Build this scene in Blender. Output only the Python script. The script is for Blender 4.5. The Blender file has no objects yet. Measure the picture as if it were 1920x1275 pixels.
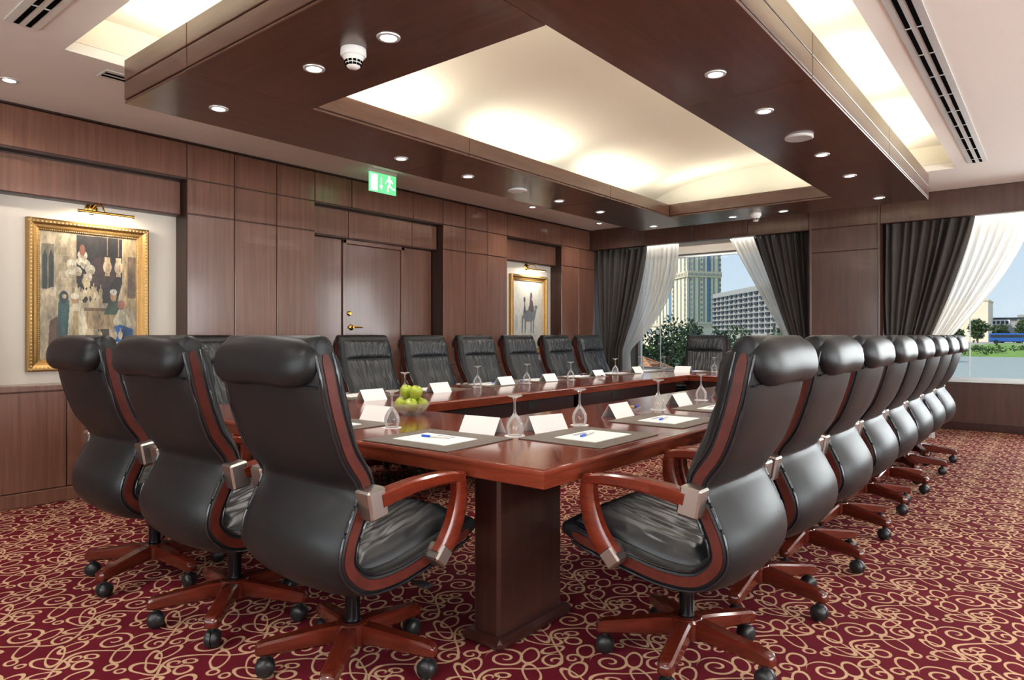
import bpy, math, random
import numpy as np
from mathutils import Vector, Matrix
R = math.radians
sc = bpy.context.scene
C = sc.collection

# ------------------------------------------------------------------ camera, world, sun, large lights, exposure
cam_d = bpy.data.cameras.new('camera'); cam = bpy.data.objects.new('camera', cam_d); C.objects.link(cam)
cam_d.sensor_width = 36.0; cam_d.lens = 36.0 * 1266.0 / 1920.0; cam_d.shift_y = -9.5 / 1920.0
cam_d.clip_start = 0.05; cam_d.clip_end = 2000
cam.location = (0, 0, 1.2); cam.rotation_euler = (R(90), 0, R(39.03))
sc.camera = cam
vs = sc.view_settings
vs.view_transform = 'Standard'; vs.look = 'None'; vs.gamma = 1.0; vs.use_curve_mapping = False
vs.exposure = 0.45
sc.cycles.max_bounces = 6; sc.cycles.diffuse_bounces = 3; sc.cycles.glossy_bounces = 3
sc.cycles.use_adaptive_sampling = True; sc.cycles.adaptive_threshold = .09; sc.cycles.adaptive_min_samples = 12
sc.cycles.transparent_max_bounces = 16; sc.cycles.transmission_bounces = 4
sc.cycles.caustics_reflective = False; sc.cycles.caustics_refractive = False
sc.cycles.sample_clamp_indirect = 4.0
sc.cycles.use_denoising = True

world = bpy.data.worlds.new('world'); sc.world = world; world.use_nodes = True
wn = world.node_tree; wn.nodes.clear()
wo = wn.nodes.new('ShaderNodeOutputWorld'); wb = wn.nodes.new('ShaderNodeBackground')
wt = wn.nodes.new('ShaderNodeTexCoord'); wsx = wn.nodes.new('ShaderNodeSeparateXYZ'); wr = wn.nodes.new('ShaderNodeValToRGB')
wn.links.new(wt.outputs['Generated'], wsx.inputs[0]); wn.links.new(wsx.outputs['Z'], wr.inputs[0])
wr.color_ramp.elements[0].position = 0.0; wr.color_ramp.elements[0].color = (.70, .80, .90, 1)
wr.color_ramp.elements[1].position = 0.6; wr.color_ramp.elements[1].color = (.30, .50, .85, 1)
e_ = wr.color_ramp.elements.new(.18); e_.color = (.55, .70, .90, 1)
wn.links.new(wr.outputs[0], wb.inputs[0]); wb.inputs[1].default_value = .76
wn.links.new(wb.outputs[0], wo.inputs[0])

def light(name, kind, loc, energy, color=(1, 1, 1), rot=(0, 0, 0), parent=None, **kw):
    d = bpy.data.lights.new(name, kind); d.energy = energy; d.color = color
    for k, v in kw.items(): setattr(d, k, v)
    o = bpy.data.objects.new(name, d); C.objects.link(o); o.location = loc; o.rotation_euler = rot
    if parent: o.parent = parent
    return o
light('sun', 'SUN', (0, -20, 30), 3.0, (1, .95, .86), (R(48), 0, R(-32)), angle=R(1))
DAY = (.98, .98, 1.0)
# daylight entering by the side windows (right wall) and the long window of the far wall beyond the frame
light('daylight_side', 'AREA', (4.35, 3.2, 1.6), 330, DAY, (0, R(106), 0), shape='RECTANGLE', size=1.7, size_y=9.5)
light('daylight_far', 'AREA', (1.6, 10.75, 1.65), 135, DAY, (R(-90), 0, 0), shape='RECTANGLE', size=3.4, size_y=1.8)

light('back_fill', 'AREA', (-.6, -3.25, 1.6), 150, DAY, (R(112), 0, 0), shape='RECTANGLE', size=7.0, size_y=1.7)  # area lamp added behind the camera to lift the ceiling

# ------------------------------------------------------------------ mesh helpers
class MB:
    def __init__(s): s.v = []; s.f = []
    def add(s, vs_, fs_):
        o = len(s.v); s.v += [tuple(p) for p in vs_]; s.f += [tuple(i + o for i in f) for f in fs_]; return s
    def box(s, x0, x1, y0, y1, z0, z1, c=0.0, M=None):
        if x0 > x1: x0, x1 = x1, x0
        if y0 > y1: y0, y1 = y1, y0
        if z0 > z1: z0, z1 = z1, z0
        if c <= 0:
            v = [(x, y, z) for z in (z0, z1) for y in (y0, y1) for x in (x0, x1)]
            f = [(0, 2, 3, 1), (4, 5, 7, 6), (0, 1, 5, 4), (2, 6, 7, 3), (0, 4, 6, 2), (1, 3, 7, 5)]
        else:
            c = min(c, (x1 - x0) * .49, (y1 - y0) * .49, (z1 - z0) * .49)
            lo, hi = (x0, y0, z0), (x1, y1, z1); v = []; idx = {}
            for sx in (0, 1):
                for sy in (0, 1):
                    for sz in (0, 1):
                        sg = (sx, sy, sz)
                        for ax in range(3):
                            p = [0, 0, 0]
                            for k in range(3):
                                e = hi[k] if sg[k] else lo[k]
                                p[k] = e if k == ax else (e - c if sg[k] else e + c)
                            idx[(sx, sy, sz, ax)] = len(v); v.append(tuple(p))
            f = []
            for ax in range(3):
                a, b = (ax + 1) % 3, (ax + 2) % 3
                for sd in (0, 1):
                    q = []
                    for sa, sb in ((0, 0), (1, 0), (1, 1), (0, 1)):
                        k = [0, 0, 0]; k[ax] = sd; k[a] = sa; k[b] = sb; q.append(idx[(*k, ax)])
                    f.append(tuple(q) if sd else tuple(q[::-1]))
                for sa in (0, 1):
                    for sb in (0, 1):
                        k0 = [0, 0, 0]; k0[a] = sa; k0[b] = sb; k1 = list(k0); k1[ax] = 1
                        q = (idx[(*k0, a)], idx[(*k1, a)], idx[(*k1, b)], idx[(*k0, b)])
                        f.append(q if (sa ^ sb) else q[::-1])
            for sx in (0, 1):
                for sy in (0, 1):
                    for sz in (0, 1):
                        q = tuple(idx[(sx, sy, sz, ax)] for ax in range(3))
                        f.append(q if (sx + sy + sz) % 2 else q[::-1])
        if M is not None: v = [tuple(M @ Vector(p)) for p in v]
        return s.add(v, f)
    def lathe(s, prof, n=20, M=None, cap=True):
        v = []; f = []
        for r, z in prof:
            for k in range(n):
                a = 2 * math.pi * k / n; v.append((r * math.cos(a), r * math.sin(a), z))
        for i in range(len(prof) - 1):
            for k in range(n):
                a, b = i * n + k, i * n + (k + 1) % n; f.append((a, b, b + n, a + n))
        if cap:
            f.append(tuple(range(n))[::-1]); f.append(tuple((len(prof) - 1) * n + k for k in range(n)))
        if M is not None: v = [tuple(M @ Vector(p)) for p in v]
        return s.add(v, f)
    def loft(s, rings, cap=True, closed=True):
        n = len(rings[0]); v = [p for r in rings for p in r]; f = []
        for i in range(len(rings) - 1):
            for k in range(n if closed else n - 1):
                a, b = i * n + k, i * n + (k + 1) % n; f.append((a, b, b + n, a + n))
        if cap and closed:
            f.append(tuple(range(n))[::-1]); f.append(tuple((len(rings) - 1) * n + k for k in range(n)))
        return s.add(v, f)
    def tube(s, pts, rad, n=8, cap=True):
        pts = [Vector(p) for p in pts]; rings = []
        for i, p in enumerate(pts):
            t = (pts[min(i + 1, len(pts) - 1)] - pts[max(i - 1, 0)]).normalized()
            up = Vector((0, 0, 1)) if abs(t.z) < .9 else Vector((1, 0, 0))
            a = t.cross(up).normalized(); b = t.cross(a)
            r = rad[i] if isinstance(rad, (list, tuple)) else rad
            rings.append([tuple(p + a * (r * math.cos(2 * math.pi * k / n)) + b * (r * math.sin(2 * math.pi * k / n))) for k in range(n)])
        return s.loft(rings, cap)
    def grid(s, nu, nv, fn):
        v = [fn(i / (nu - 1), j / (nv - 1)) for j in range(nv) for i in range(nu)]
        f = [(j * nu + i, j * nu + i + 1, (j + 1) * nu + i + 1, (j + 1) * nu + i) for j in range(nv - 1) for i in range(nu - 1)]
        return s.add(v, f)
    def prism(s, poly, h0, h1, M=None):
        n = len(poly); v = [(x, y, h0) for x, y in poly] + [(x, y, h1) for x, y in poly]
        f = [tuple(range(n))[::-1], tuple(range(n, 2 * n))] + [(k, (k + 1) % n, (k + 1) % n + n, k + n) for k in range(n)]
        if M is not None: v = [tuple(M @ Vector(p)) for p in v]
        return s.add(v, f)
    def mesh(s, name, mat, smooth=None):
        me = bpy.data.meshes.new(name); me.from_pydata(s.v, [], s.f); me.update()
        if mat: me.materials.append(mat)
        if smooth is not None:
            me.shade_smooth()
            try: me.set_sharp_from_angle(angle=R(smooth))
            except Exception: pass
        return me
    def obj(s, name, mat, parent=None, smooth=None, loc=None):
        o = bpy.data.objects.new(name, s.mesh(name, mat, smooth)); C.objects.link(o)
        if parent: o.parent = parent
        if loc: o.location = loc
        return o
def ob(name, me, parent=None, loc=None, rot=None):
    o = bpy.data.objects.new(name, me); C.objects.link(o)
    if parent: o.parent = parent
    if loc: o.location = loc
    if rot: o.rotation_euler = rot
    return o
def tag(o, label, cat, group=None, kind=None):
    o['label'] = label; o['category'] = cat
    if group: o['group'] = group
    if kind: o['kind'] = kind
    return o
def empty(name, loc=(0, 0, 0), rz=0.0):
    o = bpy.data.objects.new(name, None); C.objects.link(o); o.location = loc; o.rotation_euler = (0, 0, rz); o.empty_display_size = .1
    return o
def struct(o): o['kind'] = 'structure'; return o
def catmull(P, n):
    P = [np.array(p, float) for p in P]; P = [2 * P[0] - P[1]] + P + [2 * P[-1] - P[-2]]; out = []
    m = len(P) - 3
    for k in range(n):
        t = k / (n - 1) * m; i = min(int(t), m - 1); u = t - i; a, b, c, d = P[i:i + 4]
        out.append(.5 * ((2 * b) + (c - a) * u + (2 * a - 5 * b + 4 * c - d) * u * u + (3 * b - a - 3 * c + d) * u ** 3))
    return np.array(out)

# ------------------------------------------------------------------ materials
def newmat(name):
    m = bpy.data.materials.new(name); m.use_nodes = True; nt = m.node_tree; b = nt.nodes['Principled BSDF']; return m, nt, b
def srgb(r, g, b):
    f = lambda c: (c / 255 / 12.92) if c / 255 <= .04045 else ((c / 255 + .055) / 1.055) ** 2.4
    return (f(r), f(g), f(b), 1)
def plain(name, col, rough=.5, metal=0.0, bump=0.0, bscale=200, spec=.5, coat=0.0, var=0.0, vscale=6):
    m, nt, b = newmat(name)
    b.inputs['Base Color'].default_value = col; b.inputs['Roughness'].default_value = rough; b.inputs['Metallic'].default_value = metal
    b.inputs['Specular IOR Level'].default_value = spec; b.inputs['Coat Weight'].default_value = coat; b.inputs['Coat Roughness'].default_value = .15
    tc = nt.nodes.new('ShaderNodeTexCoord')
    if bump:
        n = nt.nodes.new('ShaderNodeTexNoise'); n.inputs['Scale'].default_value = bscale; n.inputs['Detail'].default_value = 3
        bp = nt.nodes.new('ShaderNodeBump'); bp.inputs['Strength'].default_value = bump; bp.inputs['Distance'].default_value = .002
        nt.links.new(tc.outputs['Object'], n.inputs['Vector']); nt.links.new(n.outputs['Fac'], bp.inputs['Height']); nt.links.new(bp.outputs[0], b.inputs['Normal'])
    n2 = nt.nodes.new('ShaderNodeTexNoise'); n2.inputs['Scale'].default_value = vscale; n2.inputs['Detail'].default_value = 4
    mx = nt.nodes.new('ShaderNodeMix'); mx.data_type = 'RGBA'
    mx.inputs[6].default_value = tuple(c * (1 - var) for c in col[:3]) + (1,); mx.inputs[7].default_value = tuple(min(1, c * (1 + var)) for c in col[:3]) + (1,)
    nt.links.new(tc.outputs['Object'], n2.inputs['Vector']); nt.links.new(n2.outputs['Fac'], mx.inputs[0]); nt.links.new(mx.outputs[2], b.inputs['Base Color'])
    return m
def wood(name, c1, c2, scale, rough=.3, coat=.3, rand=.0, spec=.5):
    m, nt, b = newmat(name); L = nt.links.new
    tc = nt.nodes.new('ShaderNodeTexCoord'); mp = nt.nodes.new('ShaderNodeMapping'); mp.inputs['Scale'].default_value = scale
    n = nt.nodes.new('ShaderNodeTexNoise'); n.inputs['Scale'].default_value = 1; n.inputs['Detail'].default_value = 7; n.inputs['Roughness'].default_value = .65; n.inputs['Distortion'].default_value = .3
    rp = nt.nodes.new('ShaderNodeValToRGB'); rp.color_ramp.elements[0].color = c1; rp.color_ramp.elements[1].color = c2
    rp.color_ramp.elements[0].position = .3; rp.color_ramp.elements[1].position = .72
    L(tc.outputs['Object'], mp.inputs['Vector']); L(mp.outputs[0], n.inputs['Vector']); L(n.outputs['Fac'], rp.inputs[0])
    out = rp.outputs[0]
    if rand:
        oi = nt.nodes.new('ShaderNodeObjectInfo'); mr = nt.nodes.new('ShaderNodeMapRange'); mr.inputs[3].default_value = 1 - rand; mr.inputs[4].default_value = 1 + rand
        hs = nt.nodes.new('ShaderNodeHueSaturation'); L(oi.outputs['Random'], mr.inputs[0]); L(mr.outputs[0], hs.inputs['Value']); L(out, hs.inputs['Color']); out = hs.outputs[0]
    L(out, b.inputs['Base Color'])
    b.inputs['Roughness'].default_value = rough; b.inputs['Coat Weight'].default_value = coat; b.inputs['Coat Roughness'].default_value = .12; b.inputs['Specular IOR Level'].default_value = spec
    bp = nt.nodes.new('ShaderNodeBump'); bp.inputs['Strength'].default_value = .08; bp.inputs['Distance'].default_value = .001
    L(n.outputs['Fac'], bp.inputs['Height']); L(bp.outputs[0], b.inputs['Normal'])
    return m
def emit(name, col, st):
    m = bpy.data.materials.new(name); m.use_nodes = True; nt = m.node_tree; nt.nodes.clear()
    o = nt.nodes.new('ShaderNodeOutputMaterial'); e = nt.nodes.new('ShaderNodeEmission'); e.inputs[0].default_value = col; e.inputs[1].default_value = st
    nt.links.new(e.outputs[0], o.inputs[0]); return m
def thin_glass(name, tint=(1, 1, 1, 1), ior=1.45, rough=.01, boost=1.0):
    m = bpy.data.materials.new(name); m.use_nodes = True; nt = m.node_tree; nt.nodes.clear(); L = nt.links.new
    o = nt.nodes.new('ShaderNodeOutputMaterial'); t = nt.nodes.new('ShaderNodeBsdfTransparent'); t.inputs[0].default_value = tint
    g = nt.nodes.new('ShaderNodeBsdfGlossy'); g.inputs['Roughness'].default_value = rough; fr = nt.nodes.new('ShaderNodeFresnel'); fr.inputs[0].default_value = ior
    mu = nt.nodes.new('ShaderNodeMath'); mu.operation = 'MULTIPLY'; mu.inputs[1].default_value = boost; mu.use_clamp = True
    mx = nt.nodes.new('ShaderNodeMixShader'); L(fr.outputs[0], mu.inputs[0]); L(mu.outputs[0], mx.inputs[0]); L(t.outputs[0], mx.inputs[1]); L(g.outputs[0], mx.inputs[2]); L(mx.outputs[0], o.inputs[0])
    return m
def sheer(name):
    m = bpy.data.materials.new(name); m.use_nodes = True; nt = m.node_tree; nt.nodes.clear(); L = nt.links.new
    o = nt.nodes.new('ShaderNodeOutputMaterial'); t = nt.nodes.new('ShaderNodeBsdfTransparent'); t.inputs[0].default_value = (1, .98, .95, 1)
    d = nt.nodes.new('ShaderNodeBsdfDiffuse'); d.inputs[0].default_value = (.9, .88, .84, 1); tr = nt.nodes.new('ShaderNodeBsdfTranslucent'); tr.inputs[0].default_value = (.95, .93, .88, 1)
    n = nt.nodes.new('ShaderNodeTexNoise'); n.inputs['Scale'].default_value = 900; tc = nt.nodes.new('ShaderNodeTexCoord'); L(tc.outputs['Object'], n.inputs['Vector'])
    mr = nt.nodes.new('ShaderNodeMapRange'); mr.inputs[3].default_value = .78; mr.inputs[4].default_value = .92; L(n.outputs['Fac'], mr.inputs[0])
    a = nt.nodes.new('ShaderNodeMixShader'); a.inputs[0].default_value = .7; L(d.outputs[0], a.inputs[1]); L(tr.outputs[0], a.inputs[2])
    b = nt.nodes.new('ShaderNodeMixShader'); L(mr.outputs[0], b.inputs[0]); L(t.outputs[0], b.inputs[1]); L(a.outputs[0], b.inputs[2]); L(b.outputs[0], o.inputs[0])
    return m
def vcol(name, rough=.5):
    m, nt, b = newmat(name); a = nt.nodes.new('ShaderNodeAttribute'); a.attribute_name = 'paint'
    nt.links.new(a.outputs['Color'], b.inputs['Base Color']); b.inputs['Roughness'].default_value = rough; return m

WALLWOOD = wood('panel_wood', srgb(102, 66, 53), srgb(132, 91, 74), (30, 30, 1.0), .28, .5, .08)
CORE = wood('dark_reveal_wood', srgb(44, 24, 18), srgb(62, 36, 27), (30, 30, 1.2), .4, .1)
RINGWOOD = wood('ring_wood', srgb(74, 47, 36), srgb(100, 68, 53), (2.0, 26, 26), .30, .35, .06)
RINGWOODY = wood('ring_wood_lengthwise', srgb(74, 47, 36), srgb(100, 68, 53), (26, 2.0, 26), .30, .35, .06)
FARWOOD = wood('far_wood', srgb(64, 39, 31), srgb(88, 58, 47), (20, 20, 1.6), .34, .3, .06)
TABLEWOOD = wood('table_wood', srgb(104, 42, 26), srgb(142, 65, 43), (3.0, 34, 30), .16, .6, .03)
TABLEWOODY = wood('table_wood_lengthwise', srgb(104, 42, 26), srgb(142, 65, 43), (34, 3.0, 30), .16, .6, .03)
LEGWOOD = wood('pedestal_wood', srgb(40, 18, 14), srgb(62, 30, 24), (26, 26, 1.5), .3, .3)
CHERRY = wood('chair_cherry_wood', srgb(92, 30, 17), srgb(128, 48, 27), (4, 30, 30), .2, .5)
TRIMRED = wood('chair_side_trim_wood', srgb(72, 24, 16), srgb(94, 36, 25), (14, 30, 14), .45, .0, spec=.3)
BASEWOOD = wood('chair_base_wood', srgb(70, 22, 14), srgb(98, 35, 22), (5, 26, 26), .2, .5)
LEATHER = plain('black_leather', (.009, .0098, .011, 1), .42, bump=.10, bscale=260, spec=.34, var=.15)
LEATHER2 = plain('black_leather_soft', (.016, .018, .021, 1), .38, bump=.10, bscale=260, spec=.6, var=.15)
PIPING = plain('black_piping', (.012, .012, .016, 1), .22, spec=.7)
PLASTIC = plain('black_plastic', (.014, .014, .015, 1), .35, bump=.02)
STEEL = plain('brushed_nickel', srgb(172, 166, 160), .36, 1.0, bump=.05, bscale=400, var=.05)
GUN = plain('dark_steel', srgb(44, 44, 48), .25, .9)
BRASS = plain('polished_brass', srgb(214, 168, 84), .22, 1.0)
GOLD = plain('gilt_moulding', srgb(172, 132, 78), .42, .75, bump=.3, bscale=60, var=.25, vscale=40)
GOLDLIGHT = plain('pale_gilt', srgb(222, 196, 142), .45, .6, bump=.2, bscale=90, var=.2, vscale=60)
PLASTER = plain('white_ceiling_paint', srgb(244, 240, 233), .85, bump=.02, bscale=80, var=.015)
VAULT = plain('ivory_vault_paint', srgb(236, 230, 214), .8, bump=.02, bscale=80, var=.015)
IVORY = plain('ivory_wall_paint', srgb(232, 222, 208), .8, bump=.05, bscale=120, var=.02)
WHITE = plain('white_plastic', srgb(238, 236, 232), .4)
PAPER = plain('white_paper', srgb(244, 243, 240), .75)
BLACKSLOT = plain('slot_black', (.006, .006, .006, 1), .95, spec=.0)
ALU = plain('white_aluminium', srgb(224, 226, 224), .3, .3)
PADMAT = plain('taupe_leather_pad', srgb(104, 94, 86), .55, bump=.2, bscale=300, var=.06)
CURTAIN = plain('charcoal_curtain_cloth', srgb(64, 58, 54), .75, bump=.15, bscale=700, var=.2, vscale=4)
SHEER = sheer('white_sheer_cloth')
WINGLASS = thin_glass('window_glass', (.97, .99, .98, 1), 1.1)
def tableware(name, k):
    m = thin_glass(name, (.995, 1, 1, 1), 1.5, .02, k); nt = m.node_tree; L = nt.links.new
    g_ = [n for n in nt.nodes if n.type == 'BSDF_GLOSSY'][0]; mx = [n for n in nt.nodes if n.type == 'MIX_SHADER'][0]
    d = nt.nodes.new('ShaderNodeBsdfTranslucent'); d.inputs[0].default_value = (1, 1, 1, 1); d2 = nt.nodes.new('ShaderNodeBsdfDiffuse'); d2.inputs[0].default_value = (1, 1, 1, 1)  # white mixed into the glass stands in for bright rim highlights
    a = nt.nodes.new('ShaderNodeMixShader'); a.inputs[0].default_value = .5; b = nt.nodes.new('ShaderNodeMixShader'); b.inputs[0].default_value = .45
    L(d.outputs[0], a.inputs[1]); L(d2.outputs[0], a.inputs[2]); L(g_.outputs[0], b.inputs[1]); L(a.outputs[0], b.inputs[2]); L(b.outputs[0], mx.inputs[2]); return m
GOBLET = tableware('goblet_glass', 2.4); BOWLGLASS = tableware('bowl_glass', .5)
APPLE = plain('green_apple_skin', srgb(168, 184, 62), .3, var=.12, vscale=14)
STALK = plain('apple_stalk', srgb(80, 60, 36), .7)
BLUEPEN = plain('blue_pen_plastic', srgb(36, 96, 220), .3)
LAMPGLOW = emit('lamp_glow', (1, .95, .86, 1), 9)
EXITGREEN = emit('exit_sign_green', srgb(110, 208, 140), 1.1)
EXITWHITE = emit('exit_sign_white', srgb(225, 255, 232), 1.1)

# ---- carpet: burgundy ground with cream scrolls on a half-drop repeat
def carpet_mat():
    m, nt, b = newmat('scroll_carpet'); L = nt.links.new
    def val(x): return x
    def M(op, a, b_=None, c_=None):
        n = nt.nodes.new('ShaderNodeMath'); n.operation = op
        for i, x in enumerate((a, b_, c_)):
            if x is None: continue
            if isinstance(x, (int, float)): n.inputs[i].default_value = x
            else: L(x, n.inputs[i])
        return n.outputs[0]
    add = lambda a, b_: M('ADD', a, b_); sub = lambda a, b_: M('SUBTRACT', a, b_); mul = lambda a, b_: M('MULTIPLY', a, b_)
    tc = nt.nodes.new('ShaderNodeTexCoord'); nz = nt.nodes.new('ShaderNodeTexNoise'); nz.inputs['Scale'].default_value = 9; nz.inputs['Detail'].default_value = 1
    L(tc.outputs['Object'], nz.inputs['Vector'])
    sp = nt.nodes.new('ShaderNodeSeparateXYZ'); L(tc.outputs['Object'], sp.inputs[0])
    sc_ = nt.nodes.new('ShaderNodeSeparateColor'); L(nz.outputs['Color'], sc_.inputs[0])
    X = add(sp.outputs[0], mul(sub(sc_.outputs[0], .5), .02)); Y = add(sp.outputs[1], mul(sub(sc_.outputs[1], .5), .02))
    A, B = .32, .43; w = .0056; soft = .0022
    masks = []
    def local(cx, cy, rot=0.0):
        u = M('DIVIDE', sub(X, cx), A); col = M('ROUND', u); dx = mul(sub(u, col), A)
        v = sub(M('DIVIDE', sub(Y, cy), B), mul(col, .5)); dy = mul(sub(v, M('ROUND', v)), B)
        if rot:
            c, s = math.cos(rot), math.sin(rot)
            return add(mul(dx, c), mul(dy, s)), sub(mul(dy, c), mul(dx, s))
        return dx, dy
    def band(d, ww=w): 
        mr = nt.nodes.new('ShaderNodeMapRange'); mr.inputs[1].default_value = ww + soft / 2; mr.inputs[2].default_value = ww - soft / 2; mr.inputs[3].default_value = 0; mr.inputs[4].default_value = 1
        L(d, mr.inputs[0]); return mr.outputs[0]
    def rad(dx, dy): return M('SQRT', add(mul(dx, dx), mul(dy, dy)))
    def spiral(cx, cy, pitch, rmax, hand, rot, ww=w):
        dx, dy = local(cx, cy); r = rad(dx, dy); a = mul(M('ARCTAN2', dy, dx), hand / (2 * math.pi))
        q = M('FRACT', add(sub(M('DIVIDE', r, pitch), a), 4 + rot)); d = mul(M('ABSOLUTE', sub(q, .5)), pitch)
        masks.append(mul(band(d, ww), mul(M('LESS_THAN', r, rmax), M('GREATER_THAN', r, .008))))
    def oval(cx, cy, rx, ry, rot, ww=w):
        x, y = local(cx, cy, rot); k = rad(M('DIVIDE', x, rx), M('DIVIDE', y, ry))
        masks.append(band(mul(M('ABSOLUTE', sub(k, 1)), (rx * ry) ** .5), ww))
    def vine(cx, amp, ph, per=1, ww=w):
        dx, dy = local(cx, 0); s_ = M('SINE', add(mul(dy, 2 * math.pi * per / B), ph)); masks.append(band(mul(M('ABSOLUTE', sub(dx, mul(s_, amp))), .8), ww))
    spiral(0, 0, .040, .074, 1, .1)
    spiral(.155, .095, .034, .052, -1, .6)
    oval(.02, .205, .078, .036, .35)
    oval(.145, -.03, .070, .030, -.7)
    oval(.10, .16, .048, .022, 1.2)
    oval(-.10, .12, .020, .020, 0, .005)
    oval(.075, -.105, .024, .017, .6, .005)
    oval(-.06, -.12, .055, .03, 1.9)
    spiral(.05, .215 + .07, .028, .036, 1, .3, .0055)
    spiral(-.12, -.06, .028, .040, -1, .1, .0055)
    oval(.06, .07, .03, .055, .5)
    oval(-.03, -.19, .085, .026, -.5)
    oval(.12, -.155, .03, .03, 0, .0055)
    vine(.095, .088, .4)
    oval(-.115, .02, .032, .05, .4)
    oval(-.045, .135, .016, .016, 0, .0045)
    t = masks[0]
    for k in masks[1:]: t = M('MAXIMUM', t, k)
    n2 = nt.nodes.new('ShaderNodeTexNoise'); n2.inputs['Scale'].default_value = 420; n2.inputs['Detail'].default_value = 2; L(tc.outputs['Object'], n2.inputs['Vector'])
    mx = nt.nodes.new('ShaderNodeMix'); mx.data_type = 'RGBA'; mx.inputs[6].default_value = srgb(98, 20, 33); mx.inputs[7].default_value = srgb(200, 164, 130); L(t, mx.inputs[0])
    hs = nt.nodes.new('ShaderNodeHueSaturation'); L(mx.outputs[2], hs.inputs['Color']); mr = nt.nodes.new('ShaderNodeMapRange'); mr.inputs[3].default_value = .65; mr.inputs[4].default_value = 1.35
    L(n2.outputs['Fac'], mr.inputs[0]); L(mr.outputs[0], hs.inputs['Value']); L(hs.outputs[0], b.inputs['Base Color'])
    bp = nt.nodes.new('ShaderNodeBump'); bp.inputs['Strength'].default_value = .5; bp.inputs['Distance'].default_value = .003; L(n2.outputs['Fac'], bp.inputs['Height']); L(bp.outputs[0], b.inputs['Normal'])
    b.inputs['Roughness'].default_value = .9; b.inputs['Specular IOR Level'].default_value = .12
    return m
CARPET = carpet_mat()

# ------------------------------------------------------------------ room shell
WX = -5.6; H = 2.8; FY = 8.8; GY = 10.3; XR = 4.2; YB = -2.8
fl = struct(MB().box(-6.0, XR + .2, YB - .2, 10.5, -.12, 0).obj('floor', CARPET))
fl['label'] = 'burgundy carpet with cream scroll pattern'

# left wall: backing, proud panel blocks, niches
wl = struct(MB().box(-6.0, -5.81, YB, 10.5, 0, 3.2).obj('wall_left', CORE))
def core(y0, y1, z0, z1, x1=-5.612): MB().box(-5.812, x1, y0, y1, z0, z1).obj('panel_core', CORE, wl)
def panel(y0, y1, z0, z1, xf=WX, t=.014, m=WALLWOOD, nm='panel'):
    g = .004
    return MB().box(xf - t, xf, y0 + g, y1 - g, z0 + g, z1 - g, .004).obj(nm, m, wl)
zr = [.10, .845, 2.205, 2.495, 2.785]
proud = [[YB, -1.9, -1.1, -.3, .5, 1.34], [2.645, 3.06, 3.47, 3.88], [5.63, 6.015, 6.42, 6.81], [8.05, 8.5, 8.95]]
for ys in proud:
    core(ys[0], ys[-1], 0, H)
    for a, b in zip(ys, ys[1:]):
        for z0, z1 in zip(zr, zr[1:]): panel(a, b, z0, z1)
core(8.95, 10.5, 0, H, -5.60)
for (a, b, js) in ((1.34, 2.645, []), (3.88, 5.63, [4.32, 5.165]), (6.81, 8.05, [])):
    core(a, b, 2.485, H)
    e = [a] + js + [b]
    for p, q in zip(e, e[1:]): panel(p, q, 2.495, 2.785)
# niche lintels set back
for (a, b, js) in ((1.34, 2.645, []), (3.88, 5.63, [4.355, 5.235]), (6.81, 8.05, [])):
    core(a, b, 2.195, 2.485, -5.715)
    e = [a + .004] + js + [b - .004]
    for p, q in zip(e, e[1:]): panel(p, q, 2.20, 2.478, -5.70)
# ivory picture bays with wainscot below
for (a, b) in ((1.34, 2.645), (6.81, 8.05)):
    MB().box(-5.812, -5.80, a, b, .80, 2.21).obj('picture_bay_wall', IVORY, wl)
    core(a, b, 0, .80, -5.612)
    n = 3
    for k in range(n): panel(a + (b - a) * k / n, a + (b - a) * (k + 1) / n, .10, .80)
    MB().box(-5.81, -5.594, a, b, .80, .845, .006).obj('wainscot_cap', WALLWOOD, wl)
bb = struct(MB().box(-5.62, -5.585, YB, 3.88, 0, .10, .006).obj('baseboard_left', WALLWOOD))
MB().box(-5.62, -5.585, 5.63, 8.95, 0, .10, .006).obj('baseboard_run', WALLWOOD, bb)
MB().box(-5.62, -5.592, YB, 10.4, 2.786, H, .002).obj('top_trim', CORE, wl)  # dark wood strip along the top of the panelling
# door in its niche
panel(3.885, 4.335, 0, 2.195, -5.79); panel(5.19, 5.625, 0, 2.195, -5.79)
dr = struct(MB().box(-5.81, -5.785, 4.385, 5.135, .01, 2.15, .004).obj('door_1', WALLWOOD))
fr = MB().box(-5.81, -5.77, 4.338, 4.382, 0, 2.195, .004).box(-5.81, -5.77, 5.138, 5.186, 0, 2.195, .004).box(-5.81, -5.77, 4.338, 5.186, 2.153, 2.197, .004).obj('door_frame', WALLWOOD, dr)
hM = Matrix.Translation((-5.785, 4.45, 1.28)) @ Matrix.Rotation(R(90), 4, 'Y')
hd = MB().lathe([(.03, 0), (.032, .008), (.024, .014), (.012, .016), (.011, .05)], 20, hM).tube([(-5.74, 4.45, 1.28), (-5.735, 4.50, 1.283), (-5.735, 4.56, 1.278)], [.011, .010, .007]).obj('door_handle', BRASS, dr, 40)
MB().lathe([(.024, 0), (.026, .01), (.016, .02), (.0, .021)], 18, Matrix.Translation((-5.785, 4.425, 1.425)) @ Matrix.Rotation(R(90), 4, 'Y')).obj('lock_rosette', BRASS, dr, 40)

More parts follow.
